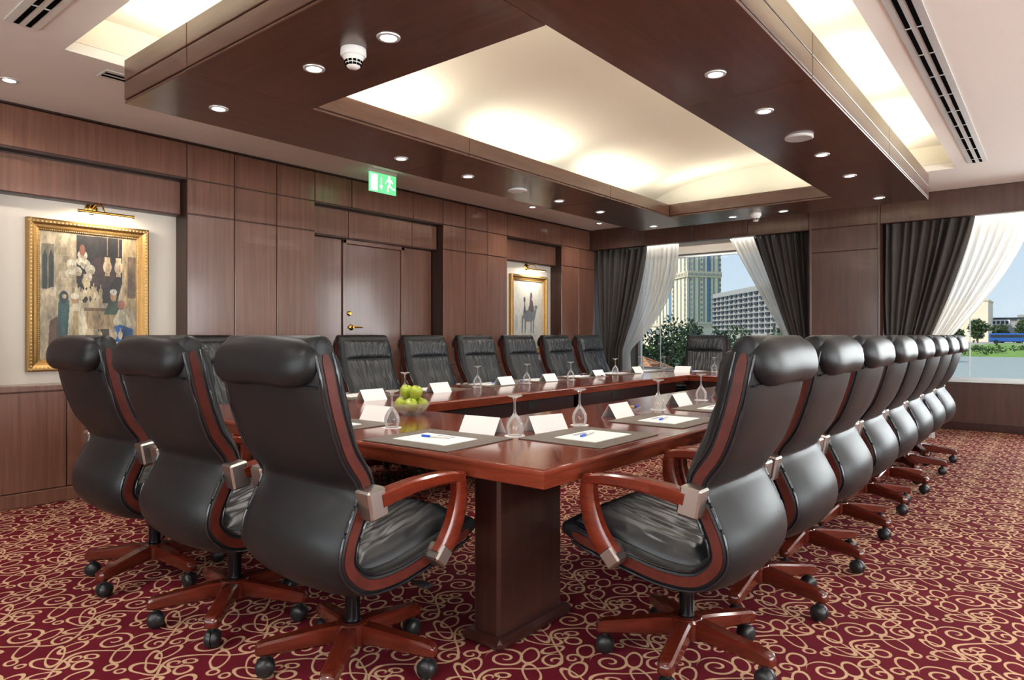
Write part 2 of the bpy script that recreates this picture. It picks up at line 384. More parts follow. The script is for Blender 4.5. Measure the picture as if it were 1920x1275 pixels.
# far wall: low wall under the windows, window bays, bulkhead, column
wf = struct(MB().box(-6.0, XR, GY + .02, GY + .2, 0, .62).box(-6.0, XR, GY + .02, GY + .2, 2.50, 3.2).obj('wall_far', FARWOOD))
MB().box(-5.6, XR, GY - .06, GY + .02, 0, .60, .004).obj('low_panel', FARWOOD, wf)
MB().box(-5.6, XR, GY - .10, GY - .055, 0, .10, .006).obj('plinth', LEGWOOD, wf)
MB().box(-5.6, XR, GY - .09, GY + .02, .60, .63, .006).obj('window_sill', ALU, wf)
MB().box(-5.6, XR, FY + .16, GY + .2, 2.62, 2.70).obj('bay_ceiling', PLASTER, wf)
MB().box(-5.6, XR, GY - .12, GY + .02, 2.50, 2.62, .004).obj('blind_box', IVORY, wf)
MB().box(-5.6, XR, FY + .012, FY + .15, 2.50, H).obj('bulkhead_core', CORE, wf)
def fpanel(x0, x1, z0, z1, yf=FY, m=FARWOOD, nm='panel'):
    MB().box(x0 + .003, x1 - .003, yf, yf + .014, z0 + .003, z1 - .003, .004).obj(nm, m, wf)
for a, b in ((-5.58, -4.69), (-4.69, -3.93), (-3.93, -3.17), (-3.17, -2.40), (-1.62, .6), (.6, 2.4), (2.4, XR)): fpanel(a, b, 2.49, 2.795)
MB().box(-2.39, -1.63, FY + .004, GY + .1, 0, H).obj('column_core', CORE, wf)
for z0, z1 in ((.0, .10), (.10, 2.205), (2.205, 2.495), (2.495, 2.795)): fpanel(-2.39, -1.63, z0, z1, FY - .012)
for x in (-2.40, -1.645): MB().box(x, x + .025, FY - .02, FY + .3, 0, 2.795, .004).obj('column_edge', FARWOOD, wf)
def window(n, x0, x1, mull):
    fr_ = MB()
    fr_.box(x0, x1, GY + .03, GY + .09, .62, .66).box(x0, x1, GY + .03, GY + .09, 2.46, 2.50).box(x0, x0 + .05, GY + .03, GY + .09, .62, 2.5).box(x1 - .05, x1, GY + .03, GY + .09, .62, 2.5)
    o = struct(fr_.obj('window_%d' % n, ALU))
    e = [x0 + .05] + mull + [x1 - .05]
    for a, b in zip(e, e[1:]): MB().box(a, b, GY + .055, GY + .063, .66, 2.46).obj('pane', WINGLASS, o)
    for k in mull: MB().box(k - .006, k + .006, GY + .05, GY + .07, .66, 2.46).obj('glass_joint', ALU, o)
window(1, -5.6, -2.35, [-5.197, -3.3])
window(2, -1.67, XR, [-.884, 1.2, 2.8])

# right and back walls (outside the frame) with unseen windows; the back one is added for its light
wr_ = struct(MB().box(XR, XR + .2, YB, 10.5, 0, .62).box(XR, XR + .2, YB, 10.5, 2.5, 3.2).box(XR, XR + .2, YB, -.6, .62, 2.5).box(XR, XR + .2, 7.8, 10.5, .62, 2.5).obj('wall_right', IVORY))
o3 = struct(MB().box(XR + .05, XR + .1, -.6, 7.8, .62, .67).box(XR + .05, XR + .1, -.6, 7.8, 2.45, 2.5).obj('window_3', ALU))
for k in range(4):
    MB().box(XR + .07, XR + .078, -.6 + 2.1 * k, 1.5 + 2.1 * k, .67, 2.45).obj('pane', WINGLASS, o3)
    MB().box(XR + .05, XR + .1, -.62 + 2.1 * k, -.58 + 2.1 * k, .62, 2.5).obj('mullion', ALU, o3)
struct(MB().box(-6.0, XR + .2, YB - .2, YB, 0, .62).box(-6.0, XR + .2, YB - .2, YB, 2.5, 3.2).box(-6.0, -4.1, YB - .2, YB, .62, 2.5).box(2.9, XR + .2, YB - .2, YB, .62, 2.5).obj('wall_back', IVORY))
o4 = struct(MB().box(-4.1, 2.9, YB - .12, YB - .06, .62, .67).box(-4.1, 2.9, YB - .12, YB - .06, 2.45, 2.5).obj('window_4', ALU))  # window added in the unseen back wall to let the fill in
for k in range(4):
    MB().box(-4.1 + 1.75 * k, -2.35 + 1.75 * k, YB - .095, YB - .087, .67, 2.45).obj('pane', WINGLASS, o4)
    MB().box(-4.12 + 1.75 * k, -4.08 + 1.75 * k, YB - .12, YB - .06, .62, 2.5).obj('mullion', ALU, o4)

# ceiling with rectangular recess and barrel vault
RX0, RX1, RY0, RY1 = -4.33, -.77, 1.36, 7.70
ce = MB()
for a in ((-5.81, RX0, YB, 10.4), (RX1, XR, YB, 10.4), (RX0, RX1, YB, RY0), (RX0, RX1, RY1, 10.4)): ce.box(*a, H, H + .06)
ce = struct(ce.obj('ceiling', PLASTER))
rc = MB().box(RX0 - .05, RX0, RY0 - .05, RY1 + .05, H + .062, 3.04).box(RX1, RX1 + .05, RY0 - .05, RY1 + .05, H + .062, 3.04).box(RX0, RX1, RY0 - .05, RY0, H + .062, 3.04).box(RX0, RX1, RY1, RY1 + .05, H + .062, 3.04)
rc.obj('recess_side', VAULT, ce)
MB().box(RX0 - .05, RX1 + .05, RY0 - .05, RY1 + .05, 3.04, 3.1).obj('recess_top', VAULT, ce)
VC, VH, VY0, VY1 = -2.47, 1.36, 1.78, 7.26
def vz(x): return 2.64 + .36 * math.sqrt(max(0, 1 - ((x - VC) / VH) ** 2))
xs = [VC - VH * math.cos(math.pi * k / 40) for k in range(41)]
MB().loft([[(x, y, vz(x)) for x in xs] for y in (VY0, VY1)], cap=False, closed=False).obj('vault', VAULT, ce, 60)
for y in (VY0, VY1):
    MB().add([(x, y, vz(x)) for x in xs] + [(xs[-1], y, 2.60), (xs[0], y, 2.60)], [tuple(range(43))]).obj('vault_end', VAULT, ce)
struct(MB().box(-6.2, XR + .4, YB - .4, 10.6, 3.2, 3.35).obj('roof', PLASTER))

# hanging wooden ring (soffit + fascias), panel by panel
X0, X1, Y0, Y1 = -4.02, -.96, 1.55, 7.45; x0, x1, y0, y1 = -3.29, -1.65, 2.26, 6.78; ZB, ZT = 2.48, 2.72
ring = struct(MB().box(X0 + .012, x0 - .012, Y0 + .012, Y1 - .012, ZB + .012, ZT - .1).box(x1 + .012, X1 - .012, Y0 + .012, Y1 - .012, ZB + .012, ZT - .1)
              .box(x0 - .02, x1 + .02, Y0 + .012, y0 - .012, ZB + .012, ZT - .1).box(x0 - .02, x1 + .02, y1 + .012, Y1 - .012, ZB + .012, ZT - .1).obj('trim_1', CORE))
def rp(a, nm, m, c=.003): MB().box(*a, c).obj(nm, m, ring)
g = .003; jy = [Y0, 3.575, 5.54, Y1]
for a, b in zip(jy, jy[1:]):
    rp((X0, x0, a + g, b - g, ZB, ZB + .014), 'soffit_panel', RINGWOODY)
    rp((x1, X1, a + g, b - g, ZB, ZB + .014), 'soffit_panel', RINGWOODY)
    for z0, z1 in ((ZB + .02, 2.60), (2.606, ZT)):
        rp((X0, X0 + .014, a + g, b - g, z0, z1), 'fascia_panel', RINGWOODY); rp((X1 - .014, X1, a + g, b - g, z0, z1), 'fascia_panel', RINGWOODY)
rp((x0 + g, x1 - g, Y0, y0, ZB, ZB + .014), 'soffit_panel', RINGWOOD); rp((x0 + g, x1 - g, y1, Y1, ZB, ZB + .014), 'soffit_panel', RINGWOOD)
for a, b in ((X0, x0), (x0, x1), (x1, X1)):
    for z0, z1 in ((ZB + .02, 2.60), (2.606, ZT)):
        rp((a + g, b - g, Y0, Y0 + .014, z0, z1), 'fascia_panel', RINGWOOD); rp((a + g, b - g, Y1 - .014, Y1, z0, z1), 'fascia_panel', RINGWOOD)
iy = [y0, 3.575, 5.54, y1]
for a, b in zip(iy, iy[1:]):
    rp((x0 - .014, x0, a + g, b - g, ZB + .02, 2.615), 'inner_fascia_panel', RINGWOODY); rp((x1, x1 + .014, a + g, b - g, ZB + .02, 2.615), 'inner_fascia_panel', RINGWOODY)
rp((x0, x1, y0 - .014, y0, ZB + .02, 2.615), 'inner_fascia_panel', RINGWOOD); rp((x0, x1, y1, y1 + .014, ZB + .02, 2.615), 'inner_fascia_panel', RINGWOOD)

for x_, l_ in ((-4.0, 2.6), (.6, 3.6)): light('pelmet_fill', 'AREA', (x_, FY + .235, 2.585), 10, (1, .96, .9), (R(55), 0, 0), shape='RECTANGLE', size=l_, size_y=.06)  # lamps added in the bays, without fittings, to brighten sheers and window head
# cove lamps lying on top of the ring
WARM = (1, .93, .78)
def cove(x, y, z, lx, ly, e, rx=0, ry=0): light('cove_lamp', 'AREA', (x, y, z), e, WARM, (R(180 + rx), R(ry), 0), shape='RECTANGLE', size=lx, size_y=ly)
for y in (2.85, 4.5, 6.05):
    cove(-3.50, y, 2.64, .05, 1.15, 4.8, ry=14); cove(-1.44, y, 2.64, .05, 1.15, 6.5, ry=-48)
for x in (-3.0, -1.95): cove(x, 6.98, 2.64, .8, .05, 2.4, rx=10); cove(x, 2.06, 2.64, .8, .05, 5.5, rx=-48)
for y in (2.1, 3.6, 5.1, 6.6):
    cove(X0 + .08, y, 2.74, .04, 1.1, 5); cove(X1 - .08, y, 2.74, .04, 1.1, 5)
for x in (-3.3, -1.7): cove(x, Y0 + .08, 2.74, 1.0, .04, 5); cove(x, Y1 - .08, 2.74, 1.0, .04, 5)

# ------------------------------------------------------------------ ceiling fittings
ORD = ['first', 'second', 'third', 'fourth', 'fifth', 'sixth', 'seventh', 'eighth']
dl_trim = MB().lathe([(.034, 0), (.036, -.006), (.050, -.005), (.052, 0)], 24, cap=False).mesh('trim_ring', ALU, 40)
dl_lens = MB().lathe([(.0, -.002), (.036, -.002), (.036, -.001), (.0, -.001)], 24, cap=False).mesh('lens', LAMPGLOW)
def downlight(x, y, z, label, group, e=24):
    o = empty('downlight', (x, y, z)); tag(o, label, 'downlight', group)
    ob('trim_ring', dl_trim, o); ob('lens', dl_lens, o)
    light('bulb', 'SPOT', (0, 0, -.02), e, (1, .95, .88), parent=o, spot_size=R(150), spot_blend=.9, shadow_soft_size=.04)
for i, (x, y) in enumerate(((-2.24, 1.92), (-2.78, 1.92), (-3.69, 1.92))):
    downlight(x, y, ZB, '%s round downlight in near soffit of wooden ceiling ring, counted from the smoke detector end' % ('first', 'second', 'third')[i] if i != 1 else 'round downlight in near ring soffit, just beyond the smoke detector towards the corner', 'ring downlights')
for i, y in enumerate((3.30, 4.01, 5.29, 6.03, 7.22)):
    downlight(-3.71, y, ZB, '%s round downlight along the door-side soffit of the wooden ceiling ring' % ORD[i], 'ring downlights')
for i, y in enumerate((3.20, 3.905, 5.11, 5.926, 7.05)):
    downlight(-1.31, y, ZB, '%s round downlight along the window-side soffit of the wooden ceiling ring' % ORD[i], 'ring downlights')
for x, t_ in ((-2.75, 'left'), (-2.22, 'right')):
    downlight(x, 7.19, ZB, 'round downlight in far ring soffit, %s of the far smoke detector' % t_, 'ring downlights')
for i, y in enumerate((1.305, 6.72, 8.3)):
    downlight(-5.12, y, H, '%s small downlight in the plaster ceiling strip beside the panelled wall' % ORD[i], 'ceiling strip downlights')
for p in ((-3.4, -.6), (-1.2, -.6), (1.2, -.8), (1.6, 2.2), (1.6, 5.2)):
    light('room_downlight', 'SPOT', (*p, H - .03), 85, (1, .95, .88), spot_size=R(130), spot_blend=.8, shadow_soft_size=.06)
# speakers
for x, y, t_ in ((-3.715, 4.66, 'round flush ceiling speaker in the door-side ring soffit'), (-1.305, 4.55, 'round flush ceiling speaker in the window-side ring soffit')):
    o = empty('ceiling_speaker', (x, y, ZB)); tag(o, t_, 'speaker', 'ring speakers')
    MB().lathe([(.085, 0), (.088, -.012), (.078, -.016)], 30, cap=False).obj('bezel', WHITE, o, 40); MB().lathe([(0, -.014), (.08, -.014), (.08, -.010), (0, -.010)], 30, cap=False).obj('grille', ALU, o)
# smoke detectors
for x, y, t_ in ((-2.46, 1.905, 'white dome smoke detector on the near ring soffit'), (-2.485, 7.14, 'small grey smoke detector on the far ring soffit')):
    o = empty('smoke_detector', (x, y, ZB)); tag(o, t_, 'smoke detector')
    MB().lathe([(.056, 0), (.058, -.025), (.052, -.034)], 26).obj('base', WHITE, o, 40)
    MB().lathe([(.048, -.034), (.040, -.052), (.030, -.078), (.020, -.086), (0, -.088)], 26).obj('dome', WHITE, o, 40)
    for k in range(12):
        a = 2 * math.pi * k / 12
        for r_, z_ in ((.0375, -.058), (.0325, -.071)):
            MB().box(-.003, .003, -.007, .007, -.0045, .0045).obj('slot', BLACKSLOT, o).matrix_local = Matrix.Translation((r_ * math.cos(a), r_ * math.sin(a), z_)) @ Matrix.Rotation(a, 4, 'Z')
# linear diffusers
def diffuser(a, b, axis, other, label, nm='linear_diffuser'):
    o = empty(nm, (0, 0, 0)); tag(o, label, 'air vent', 'ceiling slot diffusers')
    def bx(p0, p1, q0, q1, z0, z1, n_, m_):
        (MB().box(q0, q1, p0, p1, z0, z1) if axis == 'y' else MB().box(p0, p1, q0, q1, z0, z1)).obj(n_, m_, o)
    bx(a, b, other - .075, other + .075, H - .006, H, 'frame', ALU)
    for s_ in (-.026, .026): bx(a + .01, b - .01, other + s_ - .011, other + s_ + .011, H - .0085, H - .0055, 'slot', BLACKSLOT)
    k = a + .3
    while k < b:
        for s_ in (-.026, .026): bx(k, k + .012, other + s_ - .013, other + s_ + .013, H - .011, H - .0065, 'deflector', ALU)
        k += .42
diffuser(1.2, 7.55, 'y', -.585, 'long twin-slot linear air diffuser in the ceiling beside the window-side cove')
diffuser(-4.15, -2.2, 'x', 1.11, 'short twin-slot air diffuser in the plaster ceiling before the ring')
diffuser(1.62, 2.9, 'y', -4.53, 'narrow twin-slot air diffuser between ring corner and panelled wall')
o = empty('sprinkler', (-4.72, 4.85, H)); tag(o, 'small dark ceiling sprinkler near the exit sign', 'sprinkler')
MB().lathe([(.03, 0), (.03, -.004), (.012, -.006), (.010, -.02)], 18).obj('rosette', STEEL, o, 40); MB().lathe([(.016, -.02), (.016, -.024)], 14).obj('deflector', GUN, o)

# exit sign
ex = empty('exit_sign', (-5.12, 4.315, 2.68)); tag(ex, 'green lit emergency exit sign with running figure hung under the ceiling', 'exit sign')
MB().box(-.02, .02, -.17, .17, .085, .12, .004).obj('housing', WHITE, ex)
MB().box(-.008, .008, -.165, .165, -.10, .085).obj('sign_plate', EXITGREEN, ex)
def glyph(poly, nm):
    Mx = Matrix(((0, 0, 1, .0085), (1, 0, 0, 0), (0, 1, 0, 0), (0, 0, 0, 1)))
    MB().prism(poly, 0, .0015, Mx).obj(nm, EXITWHITE, ex)
glyph([(-.155, -.09), (-.07, -.09), (-.07, .07), (-.155, .07)], 'doorway_symbol')
glyph([(-.018, .05), (-.030, .05), (-.030, -.03), (-.046, -.03), (-.024, -.075), (-.002, -.03), (-.018, -.03)], 'arrow_symbol')
glyph([(.075 + .016 * math.cos(a), .062 + .016 * math.sin(a)) for a in [k * .52 for k in range(12)]], 'figure_head')
glyph([(.055, .045), (.10, .045), (.125, .015), (.115, .005), (.095, .025), (.09, -.01), (.115, -.035), (.15, -.04), (.15, -.055), (.105, -.052), (.08, -.028), (.065, -.045), (.065, -.085), (.048, -.085), (.048, -.038), (.068, -.005), (.065, .018), (.045, .02), (.022, .0), (.03, -.012)], 'figure_body')

# ------------------------------------------------------------------ paintings with picture lights
PAINT = vcol('picture_paint', .45)
def raster(nw, nh, fn):
    yy, xx = np.mgrid[0:nh, 0:nw]; u = (xx + .5) / nw; v = 1 - (yy + .5) / nh
    img = np.zeros((nh, nw, 3)); fn(img, u, v); return img[::-1]
def lin(c): c = np.array(c) / 255.; return np.where(c <= .04045, c / 12.92, ((c + .055) / 1.055) ** 2.4)
def ell(img, u, v, cx, cy, rx, ry, c, rot=0):
    x, y = u - cx, v - cy; a, b = x * math.cos(rot) + y * math.sin(rot), -x * math.sin(rot) + y * math.cos(rot)
    img[(a / rx) ** 2 + (b / ry) ** 2 < 1] = c
def rect(img, u, v, a, b, c_, d, col): img[(u > a) & (u < b) & (v > c_) & (v < d)] = col
def pol(img, u, v, pts, col):
    ins = np.zeros(u.shape, bool); n = len(pts)
    for i in range(n):
        (xa, ya), (xb, yb) = pts[i], pts[(i + 1) % n]
        if ya == yb: continue
        c = ((ya > v) != (yb > v)) & (u < (xb - xa) * (v - ya) / (yb - ya) + xa); ins ^= c
    img[ins] = col
def market(img, u, v):
    rng = np.random.default_rng(4)
    img[:] = (186, 168, 138)
    for k in range(9):
        for j in range(4): rect(img, u, v, j * .09 + (k % 2) * .045, j * .09 + .085 + (k % 2) * .045, .45 + k * .062, .505 + k * .062, np.array((178, 160, 130)) + rng.integers(-14, 14))
    rect(img, u, v, .02, .14, .55, .90, (120, 110, 92)); pol(img, u, v, [(.03, .55), (.03, .80), (.055, .86), (.075, .80), (.075, .55)], (52, 60, 56)); pol(img, u, v, [(.09, .55), (.09, .80), (.112, .86), (.135, .80), (.135, .55)], (52, 60, 56))
    pol(img, u, v, [(.36, .45), (.36, .99), (.84, .99), (.84, .62), (.78, .45)], (46, 40, 38))
    ell(img, u, v, .62, .70, .14, .13, (70, 52, 50)); rect(img, u, v, .84, 1, .4, 1, (186, 160, 120)); rect(img, u, v, .90, .99, .5, .85, (126, 104, 82))
    for cx, cy, r_ in ((.31, .75, .05), (.37, .70, .045), (.45, .76, .05), (.50, .72, .05), (.42, .83, .05), (.29, .68, .04), (.48, .66, .04), (.40, .78, .04)):
        ell(img, u, v, cx, cy, r_, r_ * .8, np.array((214, 204, 180)) + rng.integers(-18, 14)); ell(img, u, v, cx + .012, cy - .02, r_ * .6, r_ * .4, (176, 160, 132))
    ell(img, u, v, .42, .87, .03, .045, (150, 92, 70))
    for cx in (.68, .80):
        rect(img, u, v, cx - .005, cx + .005, .84, .99, (150, 120, 84)); ell(img, u, v, cx, .75, .045, .055, (226, 200, 164)); rect(img, u, v, cx - .03, cx + .03, .79, .83, (220, 190, 150)); rect(img, u, v, cx - .025, cx + .025, .675, .70, (204, 172, 132)); ell(img, u, v, cx + .015, .745, .012, .035, (188, 150, 112))
    for k in range(26):
        cx = .34 + .28 * rng.random(); cy = .43 + .20 * rng.random() * (1 - abs(cx - .43) * 2)
        ell(img, u, v, cx, cy, .022, .03, np.array((206, 188, 152)) + rng.integers(-30, 20)); rect(img, u, v, cx - .006, cx + .006, cy + .02, cy + .06, (190, 170, 134))
    rect(img, u, v, .46, .80, .24, .40, (168, 142, 106)); rect(img, u, v, .44, .82, .385, .41, (120, 94, 72))
    for k in range(3): rect(img, u, v, .47 + k * .11, .475 + k * .11, .25, .38, (130, 104, 78))
    rect(img, u, v, 0, 1, 0, .16, (196, 176, 140)); rect(img, u, v, .58, .70, .16, .24, (70, 58, 48))
    pol(img, u, v, [(.0, .10), (.02, .46), (.10, .52), (.17, .46), (.22, .30), (.25, .06), (.05, .03)], (176, 158, 130)); pol(img, u, v, [(.08, .05), (.10, .30), (.17, .34), (.24, .08), (.20, .03)], (98, 70, 52)); ell(img, u, v, .13, .53, .05, .035, (206, 190, 160))
    pol(img, u, v, [(.17, .10), (.18, .44), (.22, .52), (.29, .46), (.28, .10)], (54, 84, 82)); ell(img, u, v, .235, .49, .045, .05, (40, 58, 60)); ell(img, u, v, .24, .495, .022, .018, (190, 160, 130))
    pol(img, u, v, [(.26, .06), (.29, .40), (.35, .46), (.43, .40), (.47, .26), (.45, .06)], (222, 208, 176)); pol(img, u, v, [(.31, .08), (.33, .38), (.38, .38), (.37, .08)], (198, 170, 120)); ell(img, u, v, .345, .475, .035, .035, (186, 140, 104)); ell(img, u, v, .345, .50, .042, .025, (230, 220, 196))
    pol(img, u, v, [(.64, .36), (.70, .47), (.76, .49), (.82, .46), (.80, .36)], (66, 88, 68)); ell(img, u, v, .745, .51, .035, .04, (196, 150, 112)); ell(img, u, v, .745, .545, .038, .025, (232, 226, 208))
    pol(img, u, v, [(.74, .30), (.80, .40), (.86, .42), (.94, .28), (.92, .22), (.80, .24)], (208, 200, 170)); ell(img, u, v, .83, .44, .04, .04, (170, 110, 92)); pol(img, u, v, [(.74, .10), (.75, .26), (.82, .28), (.96, .24), (.97, .05), (.84, .06)], (38, 92, 156)); pol(img, u, v, [(.82, .10), (.84, .24), (.87, .24), (.88, .06)], (28, 70, 128))
    pol(img, u, v, [(.44, .06), (.46, .12), (.58, .15), (.84, .13), (.86, .06), (.70, .02)], (226, 212, 178)); pol(img, u, v, [(.44, .02), (.44, .06), (.70, .03), (.86, .07), (.86, .02), (.6, -.01)], (150, 124, 90))
    for cx in (.48, .53, .60, .76, .82): ell(img, u, v, cx, .19, .024, .035, (204, 184, 148)); rect(img, u, v, cx - .007, cx + .007, .2, .25, (190, 168, 130))
    img += rng.normal(0, 6, img.shape[:2])[..., None]
def camels(img, u, v):
    rng = np.random.default_rng(7); img[:] = (232, 228, 218); img -= (1 - v[..., None]) * 14
    b = (128, 132, 138); d = (104, 100, 108)
    ell(img, u, v, .52, .48, .20, .09, b); ell(img, u, v, .60, .56, .12, .10, b, .4); pol(img, u, v, [(.66, .46), (.76, .62), (.80, .61), (.72, .42)], b); ell(img, u, v, .77, .62, .05, .03, b)
    for x_ in (.28, .38, .58, .66): pol(img, u, v, [(x_, .48), (x_ + .05, .48), (x_ + .03, .22), (x_ - .01, .22)], b)
    pol(img, u, v, [(.33, .52), (.37, .72), (.43, .52)], d); ell(img, u, v, .37, .72, .035, .045, d); pol(img, u, v, [(.52, .56), (.56, .78), (.66, .70), (.66, .54)], (112, 98, 100)); ell(img, u, v, .60, .79, .035, .05, d)
    ell(img, u, v, .10, .38, .05, .12, (196, 196, 194)); ell(img, u, v, .5, .18, .3, .03, (206, 202, 196)); img += rng.normal(0, 5, img.shape[:2])[..., None]
def painting(cy, zt, w_, h_, fn, nw, nh, label):
    o = empty('painting', (-5.80, cy, zt - h_ / 2)); tag(o, label, 'painting', 'gilt framed paintings')
    a, b, fw = w_ / 2, h_ / 2, .085
    # four mitred rails, profile stepped from outer edge to sight edge
    prof = [(0, 0), (0, .045), (.012, .055), (.030, .050), (.045, .036), (.060, .032), (.072, .026), (fw, .018), (fw, 0)]
    for k in range(4):
        A = math.pi / 2 * k; hw, hh = (a, b) if k % 2 == 0 else (b, a)
        rings = []
        for s_ in (-1, 1):
            rg = []
            for d_, t_ in prof:
                p = Vector((0, s_ * (hw - d_), -(hh - d_))); p = Matrix.Rotation(A, 3, 'X') @ p; rg.append((t_, p.y, p.z))
            rings.append(rg)
        rl = MB().loft(rings).obj('frame_rail', GOLD, o)
        n = int(hw * 2 / .026); bm_ = MB()
        for i in range(n):
            y_ = -hw + (i + .5) * 2 * hw / n
            p = Matrix.Rotation(A, 4, 'X') @ Matrix.Translation((.046, y_, -(hh - .022)))
            bm_.lathe([(.0, -.008), (.008, -.005), (.0105, 0), (.008, .005), (0, .008)], 6, p @ Matrix.Rotation(R(35 if i % 2 else -35), 4, 'X') @ Matrix.Scale(1.35, 4, (0, 0, 1)), cap=False)
        bm_.obj('leaf_ornament', GOLDLIGHT, rl, 60)['kind'] = 'stuff'
        n = int((hw - .07) * 2 / .014); bm_ = MB()
        for i in range(n):
            y_ = -(hw - .07) + (i + .5) * 2 * (hw - .07) / n
            bm_.lathe([(0, -.005), (.0045, -.002), (.0045, .002), (0, .005)], 5, Matrix.Rotation(A, 4, 'X') @ Matrix.Translation((.024, y_, -(hh - .076))), cap=False)
        bm_.obj('bead_ornament', GOLDLIGHT, rl, 60)['kind'] = 'stuff'
    img = raster(nw, nh, fn); rg_ = np.random.default_rng(int(nw)); tone = np.zeros((nh, nw))
    for fu, fv, am in ((7, 5, .07), (16, 9, .07), (40, 18, .07), (90, 40, .06)):   # brush work: soft streaks of tone in the paint
        gr = rg_.normal(0, 1, (fv + 2, fu + 2)); yy = np.linspace(0, fv, nh); xx = np.linspace(0, fu, nw); yi, xi = yy.astype(int), xx.astype(int); fy, fx = (yy - yi)[:, None], (xx - xi)[None]
        tone += am * ((gr[yi][:, xi] * (1 - fx) + gr[yi][:, xi + 1] * fx) * (1 - fy) + (gr[yi + 1][:, xi] * (1 - fx) + gr[yi + 1][:, xi + 1] * fx) * fy)
    img = lin(np.clip(img * (.88 + (tone if fn is market else tone * .25))[..., None], 0, 255)); cw, ch = a - fw + .002, b - fw + .002
    v_ = [(.014, -cw + 2 * cw * i / nw, -ch + 2 * ch * j / nh) for j in range(nh + 1) for i in range(nw + 1)]
    f_ = [(j * (nw + 1) + i, j * (nw + 1) + i + 1, (j + 1) * (nw + 1) + i + 1, (j + 1) * (nw + 1) + i) for j in range(nh) for i in range(nw)]
    me = bpy.data.meshes.new('canvas'); me.from_pydata(v_, [], f_); me.update(); me.materials.append(PAINT)
    at = me.color_attributes.new('paint', 'FLOAT_COLOR', 'CORNER')
    cols = np.ones((nh * nw, 4, 4)); cols[:, :, :3] = img.reshape(-1, 1, 3); at.data.foreach_set('color', cols.ravel())
    cv = ob('canvas', me, o)
    MB().box(.001, .0135, -cw, cw, -ch, ch).obj('stretcher', IVORY, cv)
painting(1.99, 2.052, .835, 1.118, market, 200, 270, 'gilt framed painting of a busy pottery market, opposite the nearest chairs')
painting(7.50, 2.034, .835, 1.10, camels, 110, 150, 'pale gilt framed painting of camel riders between door and curtain')
def picture_light(y, z, label):
    o = empty('picture_light', (-5.80, y, z)); tag(o, label, 'lamp', 'brass picture lights')
    Mb = Matrix.Translation((0, -.06, .05)) @ Matrix.Rotation(R(90), 4, 'Y')
    MB().lathe([(.042, 0), (.044, .008), (.03, .018), (0, .022)], 22, Mb).obj('wall_rose', BRASS, o, 40)
    MB().tube([(.02, -.06, .05), (.08, -.05, .085), (.14, -.03, .06), (.155, -.02, .012)], .006).obj('swan_arm', BRASS, o, 60)
    for dy in (-.02, .02): MB().tube([(.02, -.06 + dy, .055), (.06, -.045 + dy, .10), (.10, -.04 + dy, .075)], .004).obj('scroll', BRASS, o, 60)
    MB().tube([(.155, -.20, .005), (.155, .19, .005)], .012, 12).obj('lamp_bar', BRASS, o, 60)
    MB().box(.149, .161, -.18, .17, -.0085, -.0065).obj('tube_lens', LAMPGLOW, o)
    light('picture_tube', 'AREA', (.13, 0, -.015), 3, (1, .9, .74), (0, R(25), 0), parent=o, shape='RECTANGLE', size=.02, size_y=.34)
picture_light(2.06, 2.118, 'brass picture light above the pottery market painting')
picture_light(7.52, 2.10, 'brass picture light above the camel riders painting')

# ------------------------------------------------------------------ curtains
def curtain(nm, xa, xb, ta, tb, zt, ztie, y, folds, amp, mat_, label, cat, grp, pw=1.3, fa=None, fb=None, th=.004, fixed='a'):
    fa = ta if fa is None else fa; fb = tb if fb is None else fb; nu, nv = folds * 10 + 1, 44
    rnd = random.Random(hash(nm) % 7 + folds); ph = [rnd.uniform(-.5, .5) for _ in range(12)]
    def fn(u, v):
        z = zt * (1 - v) + .012 * v
        if z > ztie: t_ = (zt - z) / (zt - ztie); e = t_ ** pw; a = xa + (ta - xa) * e; b = xb + (tb - xb) * e; k = t_
        else: t_ = (ztie - z) / ztie; e = t_ * t_ * (3 - 2 * t_); a = ta + (fa - ta) * e; b = tb + (fb - tb) * e; k = 1 - .5 * t_
        uu = u + .012 * math.sin(u * 23 + ph[0] * 5)
        A = amp * (1 - .45 * k) * (1 + .35 * math.sin(u * 17 + ph[1] * 9))
        return (a + (b - a) * u + .006 * math.sin(v * 9 + u * 30), y + A * math.sin(2 * math.pi * folds * uu + ph[2] + .8 * math.sin(v * 2.4)) + .35 * A * math.sin(4.6 * math.pi * folds * uu * .5 + v * 3), z)
    m = MB().grid(nu, nv, fn); o = m.obj(nm, mat_, None, 80)
    if th:
        s_ = o.modifiers.new('cloth_thickness', 'SOLIDIFY'); s_.thickness = th; s_.offset = 0
    return tag(o, label, cat, grp)
gd, gs = 'charcoal window curtains', 'sheer window curtains'
curtain('curtain', -5.60, -4.72, -5.50, -5.14, 2.52, .97, 8.98, 9, .035, CURTAIN, 'dark curtain tied back beside the panelled wall corner', 'curtain', gd, 1.35)
curtain('sheer_curtain', -4.95, -4.27, -5.20, -5.06, 2.52, .97, 9.10, 10, .022, SHEER, 'white sheer curtain swept back next to the corner curtain', 'sheer curtain', gs, 2.2, fb=-4.98, th=.0)
curtain('curtain', -3.16, -2.42, -2.62, -2.42, 2.52, .97, 8.98, 8, .035, CURTAIN, 'dark curtain tied back left of the wood clad column', 'curtain', gd, 1.05)
curtain('sheer_curtain', -3.52, -2.95, -2.68, -2.55, 2.52, .97, 9.10, 9, .022, SHEER, 'white sheer curtain left of the wood clad column', 'sheer curtain', gs, 1.05, th=.0)
curtain('curtain', -1.65, -.71, -1.60, -1.22, 2.54, .97, 8.98, 10, .035, CURTAIN, 'dark curtain tied back right of the wood clad column', 'curtain', gd, 1.2)
curtain('sheer_curtain', -.98, -.20, -1.30, -1.12, 2.54, .97, 9.10, 10, .028, SHEER, 'white sheer curtain over the river window', 'sheer curtain', gs, 1.45, th=.0)

